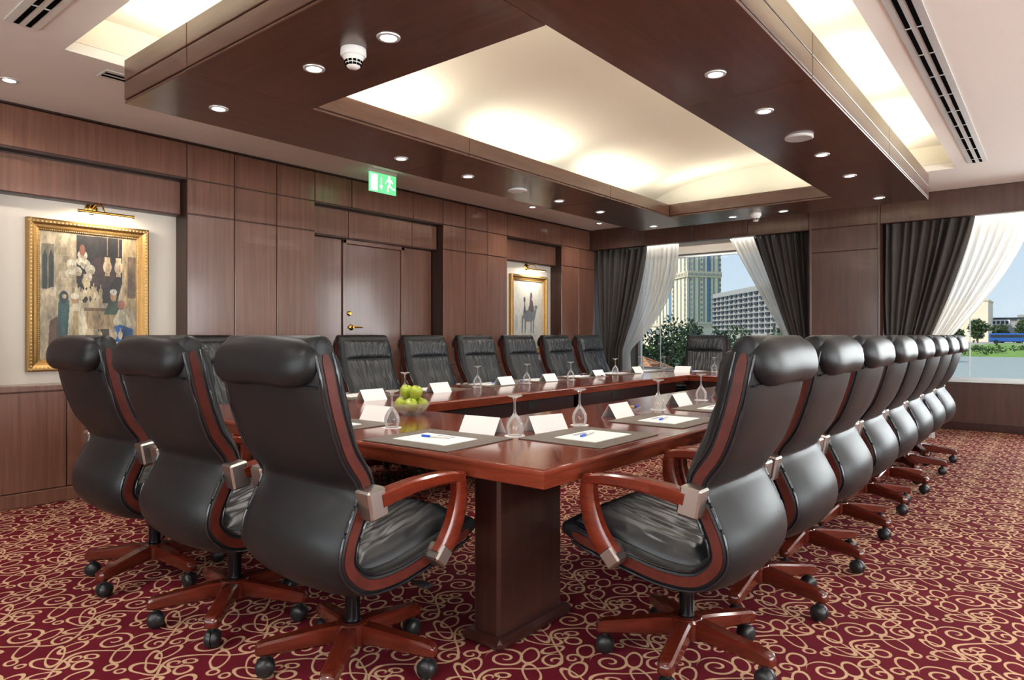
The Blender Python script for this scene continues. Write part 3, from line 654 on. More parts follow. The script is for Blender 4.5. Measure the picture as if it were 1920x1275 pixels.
# ------------------------------------------------------------------ conference table
TX0, TX1, TY0, TY1 = -4.24, -1.335, 1.815, 8.12; IX0, IX1, IY0, IY1 = -3.25, -2.345, 2.79, 7.15; TZ = .75
tb = empty('conference_table', ((TX0 + TX1) / 2, (TY0 + TY1) / 2, 0)); tag(tb, 'large polished red-brown hollow rectangular conference table', 'table')
OX, OY = tb.location.x, tb.location.y
def tp(a, nm, m, c=.0): return MB().box(a[0] - OX, a[1] - OX, a[2] - OY, a[3] - OY, a[4], a[5], c).obj(nm, m, tb)
tops = [(TX0, TX1, TY0, IY0, TABLEWOOD), (TX0, TX1, IY1, TY1, TABLEWOOD)]
for a, b in ((IY0, 5.0), (5.0, IY1)): tops += [(TX0, IX0, a, b, TABLEWOODY), (IX1, TX1, a, b, TABLEWOODY)]
for a, b, c, d, m in tops: tp((a + .0006, b - .0006, c + .0006, d - .0006, TZ - .022, TZ), 'tabletop', m, .003)
# rounded edge moulding + apron, outer and inner loops
def edge_loop(ax, bx, ay, by, out, nm):
    prof = [(0, TZ - .001), (.006, TZ - .002), (.010, TZ - .007), (.011, TZ - .014), (.008, TZ - .020), (.004, TZ - .022), (.004, TZ - .064), (.0, TZ - .067), (-.05, TZ - .067), (-.05, TZ - .02), (-.002, TZ - .002)]
    for k, (p, q, nrm, hz) in enumerate((((ax, ay), (bx, ay), (0, -1), 1), ((bx, ay), (bx, by), (1, 0), 0), ((bx, by), (ax, by), (0, 1), 1), ((ax, by), (ax, ay), (-1, 0), 0))):
        rings = []
        for (cx, cy) in (p, q):
            sx = 1 if cx == bx else -1; sy = 1 if cy == by else -1
            rings.append([(cx + sx * out * d_ - OX, cy + sy * out * d_ - OY, z_) for d_, z_ in prof])
        MB().loft(rings).obj(nm, TABLEWOOD if hz else TABLEWOODY, tb, 35)
edge_loop(TX0, TX1, TY0, TY1, 1, 'outer_edge'); edge_loop(IX0, IX1, IY0, IY1, -1, 'inner_edge')
def pedestal(xa, xb, ya, yb):
    p = tp((xa, xb, ya, yb, .03, TZ - .022), 'pedestal', LEGWOOD, .012)
    MB().box(xa - .035 - OX, xb + .035 - OX, ya - .035 - OY, yb + .035 - OY, 0, .045, .016).obj('foot_moulding', LEGWOOD, p)
for ya in (1.975, 4.35, 6.55):
    pedestal(-1.80, -1.665, ya, ya + .42); pedestal(-3.91, -3.775, ya, ya + .42)
for (a, b) in ((2.95, 4.96), (5.04, 7.0)):
    tp((IX0 - .10, IX0 - .07, a, b, .36, TZ - .022), 'modesty_panel', LEGWOOD, .003); tp((IX1 + .07, IX1 + .10, a, b, .36, TZ - .022), 'modesty_panel', LEGWOOD, .003)
tp((IX0 - .05, IX1 + .05, IY1 + .07, IY1 + .10, .36, TZ - .022), 'modesty_panel', LEGWOOD, .003)
for y_ in (3.5, 4.3, 5.6, 6.4): tp((IX0 - .071, IX0 - .066, y_, y_ + .10, .60, .65), 'socket_plate', PLASTIC, .001)

# ------------------------------------------------------------------ chairs
PATH = [(-.338, 1.157), (-.326, 1.08), (-.303, .97), (-.254, .83), (-.191, .735), (-.187, .675), (-.222, .60), (-.252, .53), (-.250, .465), (-.180, .402), (-.060, .392), (.09, .418), (.24, .450), (.318, .470)]
NP = 64
S = catmull([(x_ + .02, z_) for x_, z_ in PATH], NP)
T = np.gradient(S, axis=0); T /= np.linalg.norm(T, axis=1)[:, None]; NN = np.stack([-T[:, 1], T[:, 0]], 1)
kk = np.linspace(0, 13, NP)      # control index along the path
def ctl(vals): return np.interp(kk, range(14), vals)
DF = ctl([.060, .078, .080, .066, .050, .046, .050, .052, .050, .050, .054, .058, .058, .048])   # towards the sitter
DB = ctl([.045, .047, .046, .044, .042, .042, .045, .047, .047, .046, .045, .044, .042, .038])   # towards the back
BG = ctl([.022, .020, .016, .012, .012, .020, .034, .040, .034, .020, .012, .008, .006, .004])   # bulge of the back shell
HW = ctl([.272, .284, .288, .286, .282, .281, .284, .288, .288, .286, .286, .286, .282, .27])
def spow(x, e): return math.copysign(abs(x) ** e, x)
def chair_pt(i, y, n): return (S[i, 0] + NN[i, 0] * n, y, S[i, 1] + NN[i, 1] * n)
def shell_mesh():
    M_ = 32; rings = []
    def ring(i, sc_, adv, wsc):
        r = []
        for k in range(M_):
            a = 2 * math.pi * k / M_; y = HW[i] * wsc * spow(math.cos(a), .42); nn = spow(math.sin(a), .42)
            n = DF[i] * nn if nn > 0 else (DB[i] + BG[i] * (1 - (y / HW[i]) ** 2)) * nn
            p = chair_pt(i, y, n * sc_); r.append((p[0] + T[i, 0] * adv, p[1], p[2] + T[i, 1] * adv))
        return r
    for th in (80, 60, 40, 20): rings.append(ring(0, math.cos(R(th)), -.042 * math.sin(R(th)), 1 - .05 * (1 - math.cos(R(th)))))
    for i in range(NP): rings.append(ring(i, 1, 0, 1))
    for th in (20, 40, 60, 80): rings.append(ring(NP - 1, math.cos(R(th)), .048 * math.sin(R(th)), 1 - .06 * (1 - math.cos(R(th)))))
    return MB().loft(rings).mesh('shell', LEATHER, 50)
def band_mesh(side, n0, n1, ya, yb, name, mat_, i0=0, i1=NP):
    rings = []
    for i in range(i0, i1):
        tap = 1.0
        if i - i0 < 3: tap = (.45, .8, .95)[i - i0]
        if i1 - 1 - i < 3: tap = (.45, .8, .95)[i1 - 1 - i]
        h = HW[i]; rings.append([chair_pt(i, side * (h + ya), n0 * tap), chair_pt(i, side * (h + yb), n0 * tap * .85), chair_pt(i, side * (h + yb), n1 * tap * .85), chair_pt(i, side * (h + ya), n1 * tap)])
    return MB().loft(rings).mesh(name, mat_, 40)
def piping_mesh(side):
    b = MB()
    b.tube([chair_pt(i, side * (HW[i] - .003), -.031) for i in range(1, NP - 1)], .0055, 6)
    b.tube([chair_pt(i, side * (HW[i] - .003), .031) for i in range(1, NP - 1)], .0055, 6)
    return b.mesh('piping', PIPING, 60)
def pad_mesh(name, k0, k1, pad, hw, seams, seed, amp=.006, nu=72, nv=40, e=5):
    rnd = random.Random(seed); fr_ = [(rnd.uniform(50, 230), rnd.uniform(0, 6.3), rnd.uniform(.3, 1), rnd.uniform(-1.2, 1.2)) for _ in range(9)]
    def fn(u, v):
        k = k0 + (k1 - k0) * v; t = k / 13 * (NP - 1); i = min(int(t), NP - 2); f = t - i
        s = S[i] * (1 - f) + S[i + 1] * f; nrm = NN[i] * (1 - f) + NN[i + 1] * f; df = DF[i] * (1 - f) + DF[i + 1] * f
        uu, vv = 2 * u - 1, 2 * v - 1
        h = (1 - abs(uu) ** e) * (1 - abs(vv) ** e); y = hw * uu
        wr = 0
        for (fq, p, a, sl) in fr_: wr += a * math.sin(fq * (y * (1 + .12 * vv) + sl * .06 * vv) + p + 1.2 * vv)
        fall = sum(math.exp(-abs(v - sv) * sw) for sv, sw in seams)
        n = df - .014 + (pad + .014) * max(h, 0) ** .55 + amp * wr * .4 * fall * max(h, 0) ** .5
        return (s[0] + nrm[0] * n, y, s[1] + nrm[1] * n)
    return MB().grid(nu, nv, fn).mesh(name, LEATHER2, 80)
def roll_mesh():
    rings = []; n = 22; ny = 25
    for j in range(ny):
        v = -1 + 2 * j / (ny - 1); v = math.copysign(1 - (1 - abs(v)) ** 1.7, v); y = .274 * v; sc_ = max(.03, (1 - abs(v) ** 6)) ** .38; sag = .003 * math.cos(v * 5)
        r = []
        for k in range(n):
            a = 2 * math.pi * k / n; rx, rz = .066 * sc_, .080 * sc_
            x = spow(math.cos(a), .85) * rx; z = spow(math.sin(a), .8) * rz
            r.append((-.343 + x + .02 * z / .07 * .5, y, 1.117 + z + sag))
        rings.append(r)
    return MB().loft(rings).mesh('head_roll', LEATHER, 60)
def stitch_mesh():
    b = MB()
    b.tube([(-.347 - .018 * (1 - (y / .272) ** 2), y, 1.040 + .008 * (1 - (y / .272) ** 2)) for y in [-.272 + .0272 * k for k in range(21)]], .004, 6)
    return b.mesh('head_roll_piping', LEATHER, 60)
def arm_mesh(side):
    yc = side * .322
    rail = catmull([(-.150, .682), (-.09, .694), (0, .704), (.10, .707), (.18, .702), (.232, .692)], 18); rings = []
    for i, p in enumerate(rail):
        t = i / 17; th = .034 - .012 * t; wd = .026 - .002 * t
        tt = rail[min(i + 1, 17)] - rail[max(i - 1, 0)]; tt /= np.linalg.norm(tt); nn = np.array((-tt[1], tt[0]))
        rings.append([(p[0] + nn[0] * th * b_ , yc + wd * a_, p[1] + nn[1] * th * b_ ) for a_, b_ in ((-1, -.7), (-.7, -1), (.7, -1), (1, -.7), (1, .35), (.7, .6), (-.7, .6), (-1, .35))])
    b = MB().loft(rings)
    post = catmull([(.212, .703), (.222, .65), (.214, .585), (.190, .52), (.150, .462), (.118, .432)], 14); rings = []
    for i, p in enumerate(post):
        t = i / 13; th = .024 + .010 * math.sin(t * 2.2); wd = .022
        tt = post[min(i + 1, 13)] - post[max(i - 1, 0)]; tt /= np.linalg.norm(tt); nn = np.array((-tt[1], tt[0]))
        rings.append([(p[0] + nn[0] * th * b_, yc + wd * a_, p[1] + nn[1] * th * b_) for a_, b_ in ((-1, -.7), (-.7, -1), (.7, -1), (1, -.7), (1, .7), (.7, 1), (-.7, 1), (-1, .7))])
    b.loft(rings)
    return b.mesh('armrest', CHERRY, 40)
def bracket_mesh(side):
    M_ = Matrix.Translation((-.160, side * .309, .676)) @ Matrix.Rotation(R(-10), 4, 'Y')
    return MB().box(-.040, .032, -.036, .038, -.056, .042, .007, M_).mesh('arm_bracket', STEEL)
def foot_mesh(side):
    M_ = Matrix.Translation((.128, side * .312, .436)) @ Matrix.Rotation(R(42), 4, 'Y')
    return MB().box(-.030, .030, -.036, .036, -.036, .030, .007, M_).mesh('arm_foot', STEEL)
ch_shell = shell_mesh(); ch_roll = roll_mesh(); ch_stitch = stitch_mesh()
ch_head = pad_mesh('headrest_pad', .15, 2.0, .030, .245, [(.0, 2.0), (1, 2.2)], 3, .0065)
ch_back = pad_mesh('back_pad', 1.98, 8.2, .030, .245, [(.0, 2.4), (1, 2.4)], 5, .0075, 110, 60)
ch_seat = pad_mesh('seat_cushion', 8.6, 13.0, .056, .250, [(.0, 2), (.45, 6), (1, 3)], 8, .0048, 110, 60)
SIDES = (-1, 1)
ch_trim = {s: band_mesh(s, -.019, .019, -.016, .004, 'side_trim', TRIMRED, 1, NP - 1) for s in SIDES}
ch_pipe = {s: piping_mesh(s) for s in SIDES}
ch_arm = {s: arm_mesh(s) for s in SIDES}; ch_brk = {s: bracket_mesh(s) for s in SIDES}; ch_ft = {s: foot_mesh(s) for s in SIDES}
ch_col = MB().lathe([(.036, .13), (.036, .16), (.027, .165), (.027, .26), (.034, .262), (.034, .35)], 20).mesh('gas_column', GUN, 40)
ch_mech = MB().box(-.10, .12, -.09, .09, .325, .375, .01).mesh('tilt_mechanism', PLASTIC)
ch_lever = MB().tube([(.06, -.08, .345), (.07, -.20, .340), (.08, -.27, .335)], .005).box(.06, .10, -.32, -.26, .328, .342, .005).mesh('height_lever', PLASTIC)
ch_hub = MB().lathe([(.040, .085), (.062, .088), (.064, .150), (.056, .160), (.036, .162)], 10).mesh('base_hub', BASEWOOD, 30)
def leg_mesh():
    rings = []
    for r_, w_, zb, zt in ((.035, .030, .092, .158), (.10, .030, .090, .154), (.22, .028, .084, .138), (.30, .0275, .080, .128), (.325, .024, .080, .120), (.333, .016, .084, .110)):
        c = .008; rings.append([(r_, -w_, zb + c), (r_, -w_ + c, zb), (r_, w_ - c, zb), (r_, w_, zb + c), (r_, w_, zt - c), (r_, w_ - c, zt), (r_, -w_ + c, zt), (r_, -w_, zt - c)])
    return MB().loft(rings).mesh('base_leg', BASEWOOD, 35)
def caster_mesh():
    b = MB(); M0 = Matrix.Translation((.300, 0, .034))
    for s in SIDES:
        b.lathe([(.0335, 0), (.034, .012), (.029, .022), (.017, .027), (0, .028)], 18, M0 @ Matrix.Translation((0, s * .002, 0)) @ Matrix.Rotation(R(-90 * s), 4, 'X'))
    b.lathe([(.011, .055), (.011, .084)], 10, Matrix.Translation((.300, 0, 0)))
    return b.mesh('caster', PLASTIC, 50)
ch_leg = leg_mesh(); ch_cast = caster_mesh()
def chair(x, y, rz, base, label, group):
    o = empty('executive_chair', (x, y, 0), rz); tag(o, label, 'chair', group)
    ob('shell', ch_shell, o); rl = ob('head_roll', ch_roll, o); ob('head_roll_piping', ch_stitch, rl)
    ob('headrest_pad', ch_head, o); ob('back_pad', ch_back, o); ob('seat_cushion', ch_seat, o)
    for s in SIDES:
        t = ob('side_trim', ch_trim[s], o); ob('piping', ch_pipe[s], t)
        a = ob('armrest', ch_arm[s], o); ob('arm_bracket', ch_brk[s], a); ob('arm_foot', ch_ft[s], a)
    ob('gas_column', ch_col, o); ob('tilt_mechanism', ch_mech, o); ob('height_lever', ch_lever, o); ob('base_hub', ch_hub, o)
    for k in range(5):
        l = ob('base_leg', ch_leg, o, rot=(0, 0, R(base + 72 * k) - rz)); ob('caster', ch_cast, l)
    return o
near = 'chairs at the near end of the table'
chair(-2.0, 1.545, R(90), 20, 'black leather executive chair, nearest the table corner at the near end', near)
chair(-2.745, 1.50, R(90), 28, 'black leather executive chair, middle of three at the near end', near)
chair(-3.52, 1.50, R(90), 294, 'black leather executive chair at near end, closest to the market painting', near)
YS = [2.355 + .735 * k for k in range(8)]
rb = [-6, -14, -18, -22, -30, -20, 10, 6]
for k in range(8):
    chair(-1.075, YS[k], R(180), rb[k], 'black leather executive chair, %s in the window-side row counted from the camera' % ORD[k], 'chairs along the window side')
for k in range(8):
    chair(-4.50, YS[k], 0, 17 * k % 72, 'black leather executive chair, %s in the door-side row counted from the near end' % ORD[k], 'chairs along the door side')
chair(-3.66, 8.37, R(-90), 10, 'black leather executive chair alone at the far head of the table', 'chairs at the far end')

# ------------------------------------------------------------------ things on the table
pad_me = MB().box(-.21, .21, -.245, .245, 0, .005, .002).mesh('pad', PADMAT)
paper_me = MB().box(-.105, .105, -.148, .148, .005, .008).mesh('sheet', PAPER)
pen_w = MB().tube([(-.07, 0, .0125), (.04, 0, .0125)], .0042, 8).mesh('barrel', WHITE, 50)
pen_b = MB().tube([(.03, 0, .0125), (.075, 0, .0125)], .0052, 8).box(.03, .07, .004, .007, .011, .015).mesh('cap', BLUEPEN, 50)
LOGO = plain('grey_print', srgb(170, 176, 188), .8)
sheet_mark = MB().box(.06, .085, -.05, .05, .0081, .0083).mesh('letterhead', LOGO)
def place(x, y, rz, where, seat, pen=True):
    p = ob('desk_pad', pad_me, None, (x, y, TZ), (0, 0, rz)); tag(p, 'taupe desk pad on the table ' + where, 'desk pad', 'desk pads')
    n = ob('notepaper', paper_me, None, (x - .02 * math.cos(rz), y - .02 * math.sin(rz), TZ), (0, 0, rz)); tag(n, 'white notepaper on the desk pad ' + where, 'paper', 'notepaper sheets')
    ob('letterhead', sheet_mark, n)
    if pen:
        q = empty('pen', (x - .01, y, TZ), 0); q.rotation_euler = (0, 0, rz + R(100)); tag(q, 'white pen with blue cap on the notepaper ' + where, 'pen', 'pens'); ob('barrel', pen_w, q); ob('cap', pen_b, q)
place(-2.07, 2.05, R(92), 'before the nearest near-end chair', 0)
place(-2.84, 2.05, R(90), 'before the middle near-end chair', 0)
for k in range(8):
    place(-1.61, 2.53 + .74 * k, R(180), 'at the %s window-side seat' % ORD[k], k)
for k in range(1, 8):
    place(-4.0, 2.42 + .735 * k, 0, 'at the %s door-side seat' % ORD[k], k)
place(-3.55, 7.87, R(-90), 'at the far head seat', 0)

gl_prof = [(.030, .0), (.0345, .012), (.0375, .030), (.0370, .046), (.032, .062), (.022, .080), (.011, .093), (.0055, .104), (.0042, .120), (.0042, .150), (.006, .162), (.014, .170), (.031, .1745), (.034, .178), (.033, .180), (.0, .1805)]
gl_me = MB().lathe(gl_prof, 28, cap=False).mesh('goblet', GOBLET, 70)
gl_coast = MB().lathe([(.046, 0), (.046, .0015)], 28).mesh('paper_coaster', PAPER)
def goblet(x, y, where):
    o = empty('goblet', (x, y, TZ)); tag(o, 'upturned stemmed water glass ' + where, 'glass', 'upturned water glasses')
    g_ = ob('bowl_and_stem', gl_me, o, (0, 0, .0016)); ob('paper_coaster', gl_coast, o)
goblet(-2.514, 2.177, 'on a coaster in front of the fruit bowl')
goblet(-1.885, 2.345, 'between the two tent cards at the near corner')
goblet(-1.86, 2.83, 'behind the nearest window-side desk pad')
for k, (x, y) in enumerate(((-1.88, 3.72), (-1.92, 4.44))): goblet(x, y, 'at the %s window-side seat' % ORD[k + 1])
for k, (x, y) in enumerate(((-3.66, 3.29), (-3.92, 4.36), (-3.86, 4.98), (-3.80, 5.62), (-3.95, 6.75), (-4.05, 7.55))): goblet(x, y, 'at the %s door-side seat' % ORD[k + 1])
goblet(-3.86, 7.80, 'at the far corner of the table by the window'); goblet(-3.27, 7.95, 'in front of the far head chair')

tent_a = MB().add([(-.10, -.048, 0), (.10, -.048, 0), (.10, 0, .075), (-.10, 0, .075), (.10, .048, 0), (-.10, .048, 0),
                   (-.10, -.0465, 0), (.10, -.0465, 0), (.10, 0, .073), (-.10, 0, .073), (.10, .0465, 0), (-.10, .0465, 0)],
                  [(0, 1, 2, 3), (3, 2, 4, 5), (6, 9, 8, 7), (9, 11, 10, 8), (0, 6, 7, 1), (4, 10, 11, 5), (0, 3, 9, 6), (3, 5, 11, 9), (1, 7, 8, 2), (2, 8, 10, 4)]).mesh('tent_card', PAPER)
def card(x, y, rz, where):
    tag(ob('tent_card', tent_a, None, (x, y, TZ), (0, 0, rz)), 'blank white tent card ' + where, 'place card', 'tent name cards')
card(-2.80, 2.335, R(4), 'beside the middle near-end desk pad'); card(-2.07, 2.335, R(6), 'behind the nearest near-end desk pad'); card(-1.875, 2.565, R(75), 'at the first window-side seat near the table corner')
for k, (x, y) in enumerate(((-1.89, 3.26), (-1.90, 4.05), (-1.90, 4.78))): card(x, y, R(90), 'at the %s window-side seat' % ORD[k + 1])
for k, (x, y) in enumerate(((-3.70, 3.02), (-3.80, 3.77), (-3.88, 4.68), (-3.84, 5.30), (-3.86, 6.22), (-3.9, 7.15))): card(x, y, R(90), 'at the %s door-side seat' % ORD[k + 1])
card(-3.52, 7.62, 0, 'before the far head chair')

# fruit bowl and apples
bw = empty('fruit_bowl', (-2.84, 2.60, TZ)); tag(bw, 'clear glass bowl heaped with green apples', 'bowl')
MB().lathe([(.0, .004), (.045, .003), (.06, .006), (.088, .030), (.103, .055), (.108, .068), (.112, .070), (.108, .066), (.100, .054), (.085, .032), (.058, .011), (.0, .009)], 36, cap=False).obj('bowl_wall', BOWLGLASS, bw, 60)
MB().lathe([(.05, 0), (.05, .004), (.04, .004), (.04, 0)], 30, cap=False).obj('foot_ring', BOWLGLASS, bw)
ap_me = MB().lathe([(.0, -.030), (.012, -.035), (.024, -.031), (.034, -.014), (.0375, .004), (.034, .021), (.023, .033), (.011, .033), (.003, .026), (0, .025)], 24, cap=False).mesh('apple', APPLE, 80)
st_me = MB().tube([(0, 0, .024), (.002, 0, .036), (.005, .001, .046)], .0018, 6).mesh('stalk', STALK)
for dx, dy, dz, t_ in ((-.039, -.039, .059, 'low on the camera side of the bowl, beside the coaster glass'), (.039, -.039, .059, 'at the front of the bowl, lower row'), (.039, .039, .059, 'low in the bowl towards the windows'), (-.039, .039, .059, 'low at the back of the bowl'), (-.039, 0, .1285, 'on top of the heap, towards the painting'), (.039, .0, .1285, 'topmost of the heap in the bowl')):
    a_ = ob('apple', ap_me, None, (-2.84 + dx, 2.60 + dy, TZ + dz), (dx * 8, dy * 7, dx * 40)); tag(a_, 'green apple ' + t_, 'apple', 'apples in the fruit bowl'); ob('stalk', st_me, a_)
# candy dishes
dish_me = MB().lathe([(.0, .003), (.03, .003), (.046, .018), (.049, .026), (.047, .026), (.043, .017), (.028, .006), (0, .006)], 26, cap=False).mesh('dish_wall', BOWLGLASS, 60)
CAN = [plain('blue_wrapper', srgb(60, 90, 190), .3), plain('white_wrapper', srgb(236, 232, 226), .35), plain('gold_wrapper', srgb(206, 160, 80), .3, .4)]
can_me = []
for m in CAN:
    b = MB().lathe([(.0, -.018), (.007, -.016), (.0025, -.010), (.008, -.006), (.0085, .004), (.0025, .010), (.007, .016), (0, .018)], 10, Matrix.Rotation(R(90), 4, 'Y'), cap=False); can_me.append(b.mesh('sweet', m, 60))
def dish(x, y, where, sweets):
    o = empty('sweet_dish', (x, y, TZ)); tag(o, 'small round glass dish of wrapped sweets ' + where, 'dish', 'sweet dishes'); ob('dish_wall', dish_me, o)
    rnd = random.Random(int(x * 100))
    for i in range(sweets):
        a_ = i * 2.4; r_ = .020 if i else 0
        q = ob('sweet', can_me[i % 3], None, (x + r_ * math.cos(a_), y + r_ * math.sin(a_), TZ + .018 + .003 * i), (rnd.random() * .5, 0, rnd.random() * 6)); tag(q, '%s wrapped sweet, %s in the glass dish %s' % (('blue', 'white', 'gold')[i % 3], 'low' if i < 3 else 'uppermost', where), 'sweet', 'wrapped sweets')
dish(-2.285, 2.50, 'behind the nearest tent card', 6); dish(-3.86, 4.82 + .05, 'between the third and fourth door-side seats', 4); dish(-3.72, 6.05, 'before the fifth door-side seat', 4)
dish(-1.96, 3.56, 'beside the second window-side glass', 4)

# ------------------------------------------------------------------ outside the windows
LAWN = plain('bank_grass', srgb(120, 150, 60), .9, var=.45, vscale=.4); WATER = plain('river_water', srgb(160, 164, 152), .5, bump=.4, bscale=1.2, var=.08, vscale=.2)
STONE = plain('tower_stone', srgb(236, 220, 194), .8, var=.06, vscale=.3); STONE2 = plain('tower_band_stone', srgb(220, 202, 174), .8, var=.05, vscale=.3)
WDARK = plain('tower_window_glass', srgb(150, 148, 150), .4, var=.12, vscale=.5); WBLUE = plain('tower_blue_glass', srgb(96, 124, 156), .25, var=.2, vscale=.4)
CONC = plain('office_concrete', srgb(158, 156, 152), .8, var=.05, vscale=.3); OWIN = plain('office_window_glass', srgb(40, 44, 54), .5, var=.3, vscale=.4)
LEAF = plain('glossy_leaf', srgb(38, 58, 22), .3, var=.6, vscale=7); BARK = plain('bark', srgb(86, 66, 48), .9, var=.2)
LEAF2 = plain('far_tree_leaf', srgb(64, 84, 44), .8, var=.4, vscale=.6)
TERR = plain('terrace_paving', srgb(170, 160, 146), .8, var=.1); ROOFW = wood('gazebo_timber', srgb(150, 98, 66), srgb(196, 146, 108), (8, 8, 8), .7, 0); BLUEP = plain('blue_bus_paint', srgb(40, 90, 170), .4, var=.15, vscale=.3)
wat = MB().box(-260, 120, 24, 150, -2.6, -2.5).obj('river', WATER); struct(wat)
ter = MB().box(-30, 14, 10.55, 26, -1.2, -.9).obj('terrace_ground', TERR); struct(ter)
bk = MB(); rnd = random.Random(2)
bk.grid(90, 14, lambda u, v: (-260 + 380 * u, 136 + 60 * v + 3 * math.sin(u * 60), -2.62 + 1.7 * v ** .6 + .25 * math.sin(u * 190 + v * 11) * math.sin(v * 17)))
bko = struct(bk.obj('ground_far_bank', LAWN, None, 80)); struct(MB().box(-400, 300, 190, 900, -1.6, -1.0).obj('ground_city', TERR))

def facade(o, p, q, z0, z1, cols, rows, wfrac, hfrac, m, nm, every=None, depth=.25):
    p = Vector((p[0], p[1], 0)); q = Vector((q[0], q[1], 0)); d = q - p; ln = d.length; d.normalize(); ang = math.atan2(d.y, d.x)
    cw, chh = ln / cols, (z1 - z0) / rows
    me = MB().box(-cw * wfrac / 2, cw * wfrac / 2, -depth, depth * .2, -chh * hfrac / 2, chh * hfrac / 2).mesh(nm, m)
    for i in range(cols):
        for j in range(rows):
            c = p + d * (cw * (i + .5)); ob(nm, me, o, (c.x - o.location.x, c.y - o.location.y, z0 + chh * (j + .5) - o.location.z), (0, 0, ang))
# tower
ta, tbp, tc_, td = (-88.5, 170), (-68.4, 150), (-63.3, 158), (-80, 190)
tw = empty('tower_building', (-74, 165, -1)); tag(tw, 'tall cream stone tower with vertical window strips beyond the left window', 'building')
MB().prism([(x - tw.location.x, y - tw.location.y) for x, y in (ta, tbp, tc_, td)], 0, 45).obj('tower_shaft', STONE, tw)
def lerp2(a, b, t): return (a[0] + (b[0] - a[0]) * t, a[1] + (b[1] - a[1]) * t)
for (p, q, n, blue) in ((ta, tbp, 11, (6,)), (tbp, tc_, 7, (4,))):
    for lev, (z0, z1) in enumerate(((4.3, 14.9), (16.4, 42))):
        for i in range(n):
            a_ = lerp2(p, q, (i + .5) / n); L_ = math.dist(p, q) / n; ang = math.atan2(q[1] - p[1], q[0] - p[0]); bl = i in blue
            wd = L_ * (.34 if not bl else .8)
            ob('window_strip', MB().box(-wd / 2, wd / 2, -.07, .05, z0, z1).mesh('window_strip', WBLUE if bl else WDARK), tw, (a_[0] - tw.location.x, a_[1] - tw.location.y, 1), (0, 0, ang))
    sq = MB(); L_ = math.dist(p, q)
    ang = math.atan2(q[1] - p[1], q[0] - p[0])
    bd = MB().box(0, L_, -.35, .1, 14.95, 16.3).box(0, L_, -.35, .1, 3.0, 4.2).obj('stone_band', STONE2, tw); bd.location = (p[0] - tw.location.x, p[1] - tw.location.y, 1); bd.rotation_euler = (0, 0, ang)
    for i in range(26):
        for z_ in (15.3, 3.3): sq.box(L_ * (i + .3) / 26, L_ * (i + .7) / 26, -.42, .1, z_, z_ + .6)
    for i in (0.12, .42, .68, .97):
        for j in range(30): sq.box(L_ * i - .12, L_ * i + .12, -.3, .1, 4.5 + j * 1.2, 5.1 + j * 1.2)
    so = sq.obj('small_windows', WDARK, tw); so['kind'] = 'stuff'; so.location = (p[0] - tw.location.x, p[1] - tw.location.y, 1); so.rotation_euler = (0, 0, ang)
pod = empty('podium_building', (-62, 128, -1)); tag(pod, 'low cream podium building at the foot of the stone tower', 'building')
MB().box(-14, 6.5, -6, 8, 0, 3.9).obj('podium_wall', STONE, pod); MB().box(-14.2, 6.7, -6.2, 8.2, 3.9, 4.2).obj('parapet', STONE2, pod)
me_pw = MB().box(-.55, .55, -6.15, -5.9, 0, 1.0).mesh('podium_window', WDARK)
for i in range(9): ob('podium_window', me_pw, pod, (-12.6 + 2.2 * i, 0, 2.5))
# office block
oa, oc = (-49.6, 120), (-26.4, 92); of = empty('office_building', (-38, 106, -1)); tag(of, 'grey concrete office block with rows of dark windows beyond the left window', 'building')
dv = (Vector((oc[0], oc[1])) - Vector((oa[0], oa[1]))).normalized(); nv_ = Vector((-dv.y, dv.x)) * 14
poly = [oa, oc, (oc[0] + nv_.x, oc[1] + nv_.y), (oa[0] + nv_.x, oa[1] + nv_.y)]
MB().prism([(x + 38, y - 106) for x, y in poly], 0, 9.35).obj('office_wall', CONC, of)
MB().prism([(x + 38 + .1, y - 106 - .12) for x, y in poly], .8, 2.2).obj('base_glazing', OWIN, of)
facade(of, oa, oc, 1.4, 8.1, 16, 8, .60, .48, OWIN, 'office_window')
pl_ = MB().prism([(x + 38, y - 106) for x, y in poly], 9.35, 9.7).obj('roof_slab', CONC, of)
# right-hand view: big cream block, low modern block, bus, trees
cb = empty('cream_building', (-25, 262, -1)); tag(cb, 'large plain cream building seen through the sheer curtain', 'building')
MB().box(-12, 7.4, 0, 20, 0, 13).obj('wall_block', STONE, cb); MB().box(-12.2, 7.6, -.2, 20.2, 13, 13.5).obj('parapet', STONE2, cb)
lb = empty('waterside_building', (-12, 284, -1)); tag(lb, 'low grey and white modern building across the river', 'building')
MB().box(-6.5, 8, 0, 12, 0, 7.6).obj('main_block', CONC, lb); MB().box(-6, -1, -.3, 6, 5.6, 7.4).obj('white_bay', PAPER, lb); MB().box(1, 4.5, -.4, 10, 0, 9.0).obj('stair_tower', CONC, lb); MB().box(-6.8, 8.3, -.6, 12, 7.6, 8.1).obj('roof_slab', OWIN, lb)
for i in range(4): MB().box(-5.8 + 1.2 * i, -5.0 + 1.2 * i, -.5, 0, 5.9, 7.0).obj('window_opening', OWIN, lb)
bus = empty('river_bus', (-9, 205, -1.0)); tag(bus, 'long blue bus parked along the far river bank', 'bus')
MB().box(-4.6, 5.5, 0, 2.5, .5, 2.6, .2).obj('bus_body', BLUEP, bus); MB().box(-4.4, 5.3, -.06, 2.4, 1.55, 2.25, .05).obj('bus_window_band', OWIN, bus)
for x_ in (-3.2, 3.6): MB().lathe([(.5, -.1), (.5, .2)], 16, Matrix.Translation((x_, 0, .5)) @ Matrix.Rotation(R(90), 4, 'X')).obj('wheel', PLASTIC, bus)

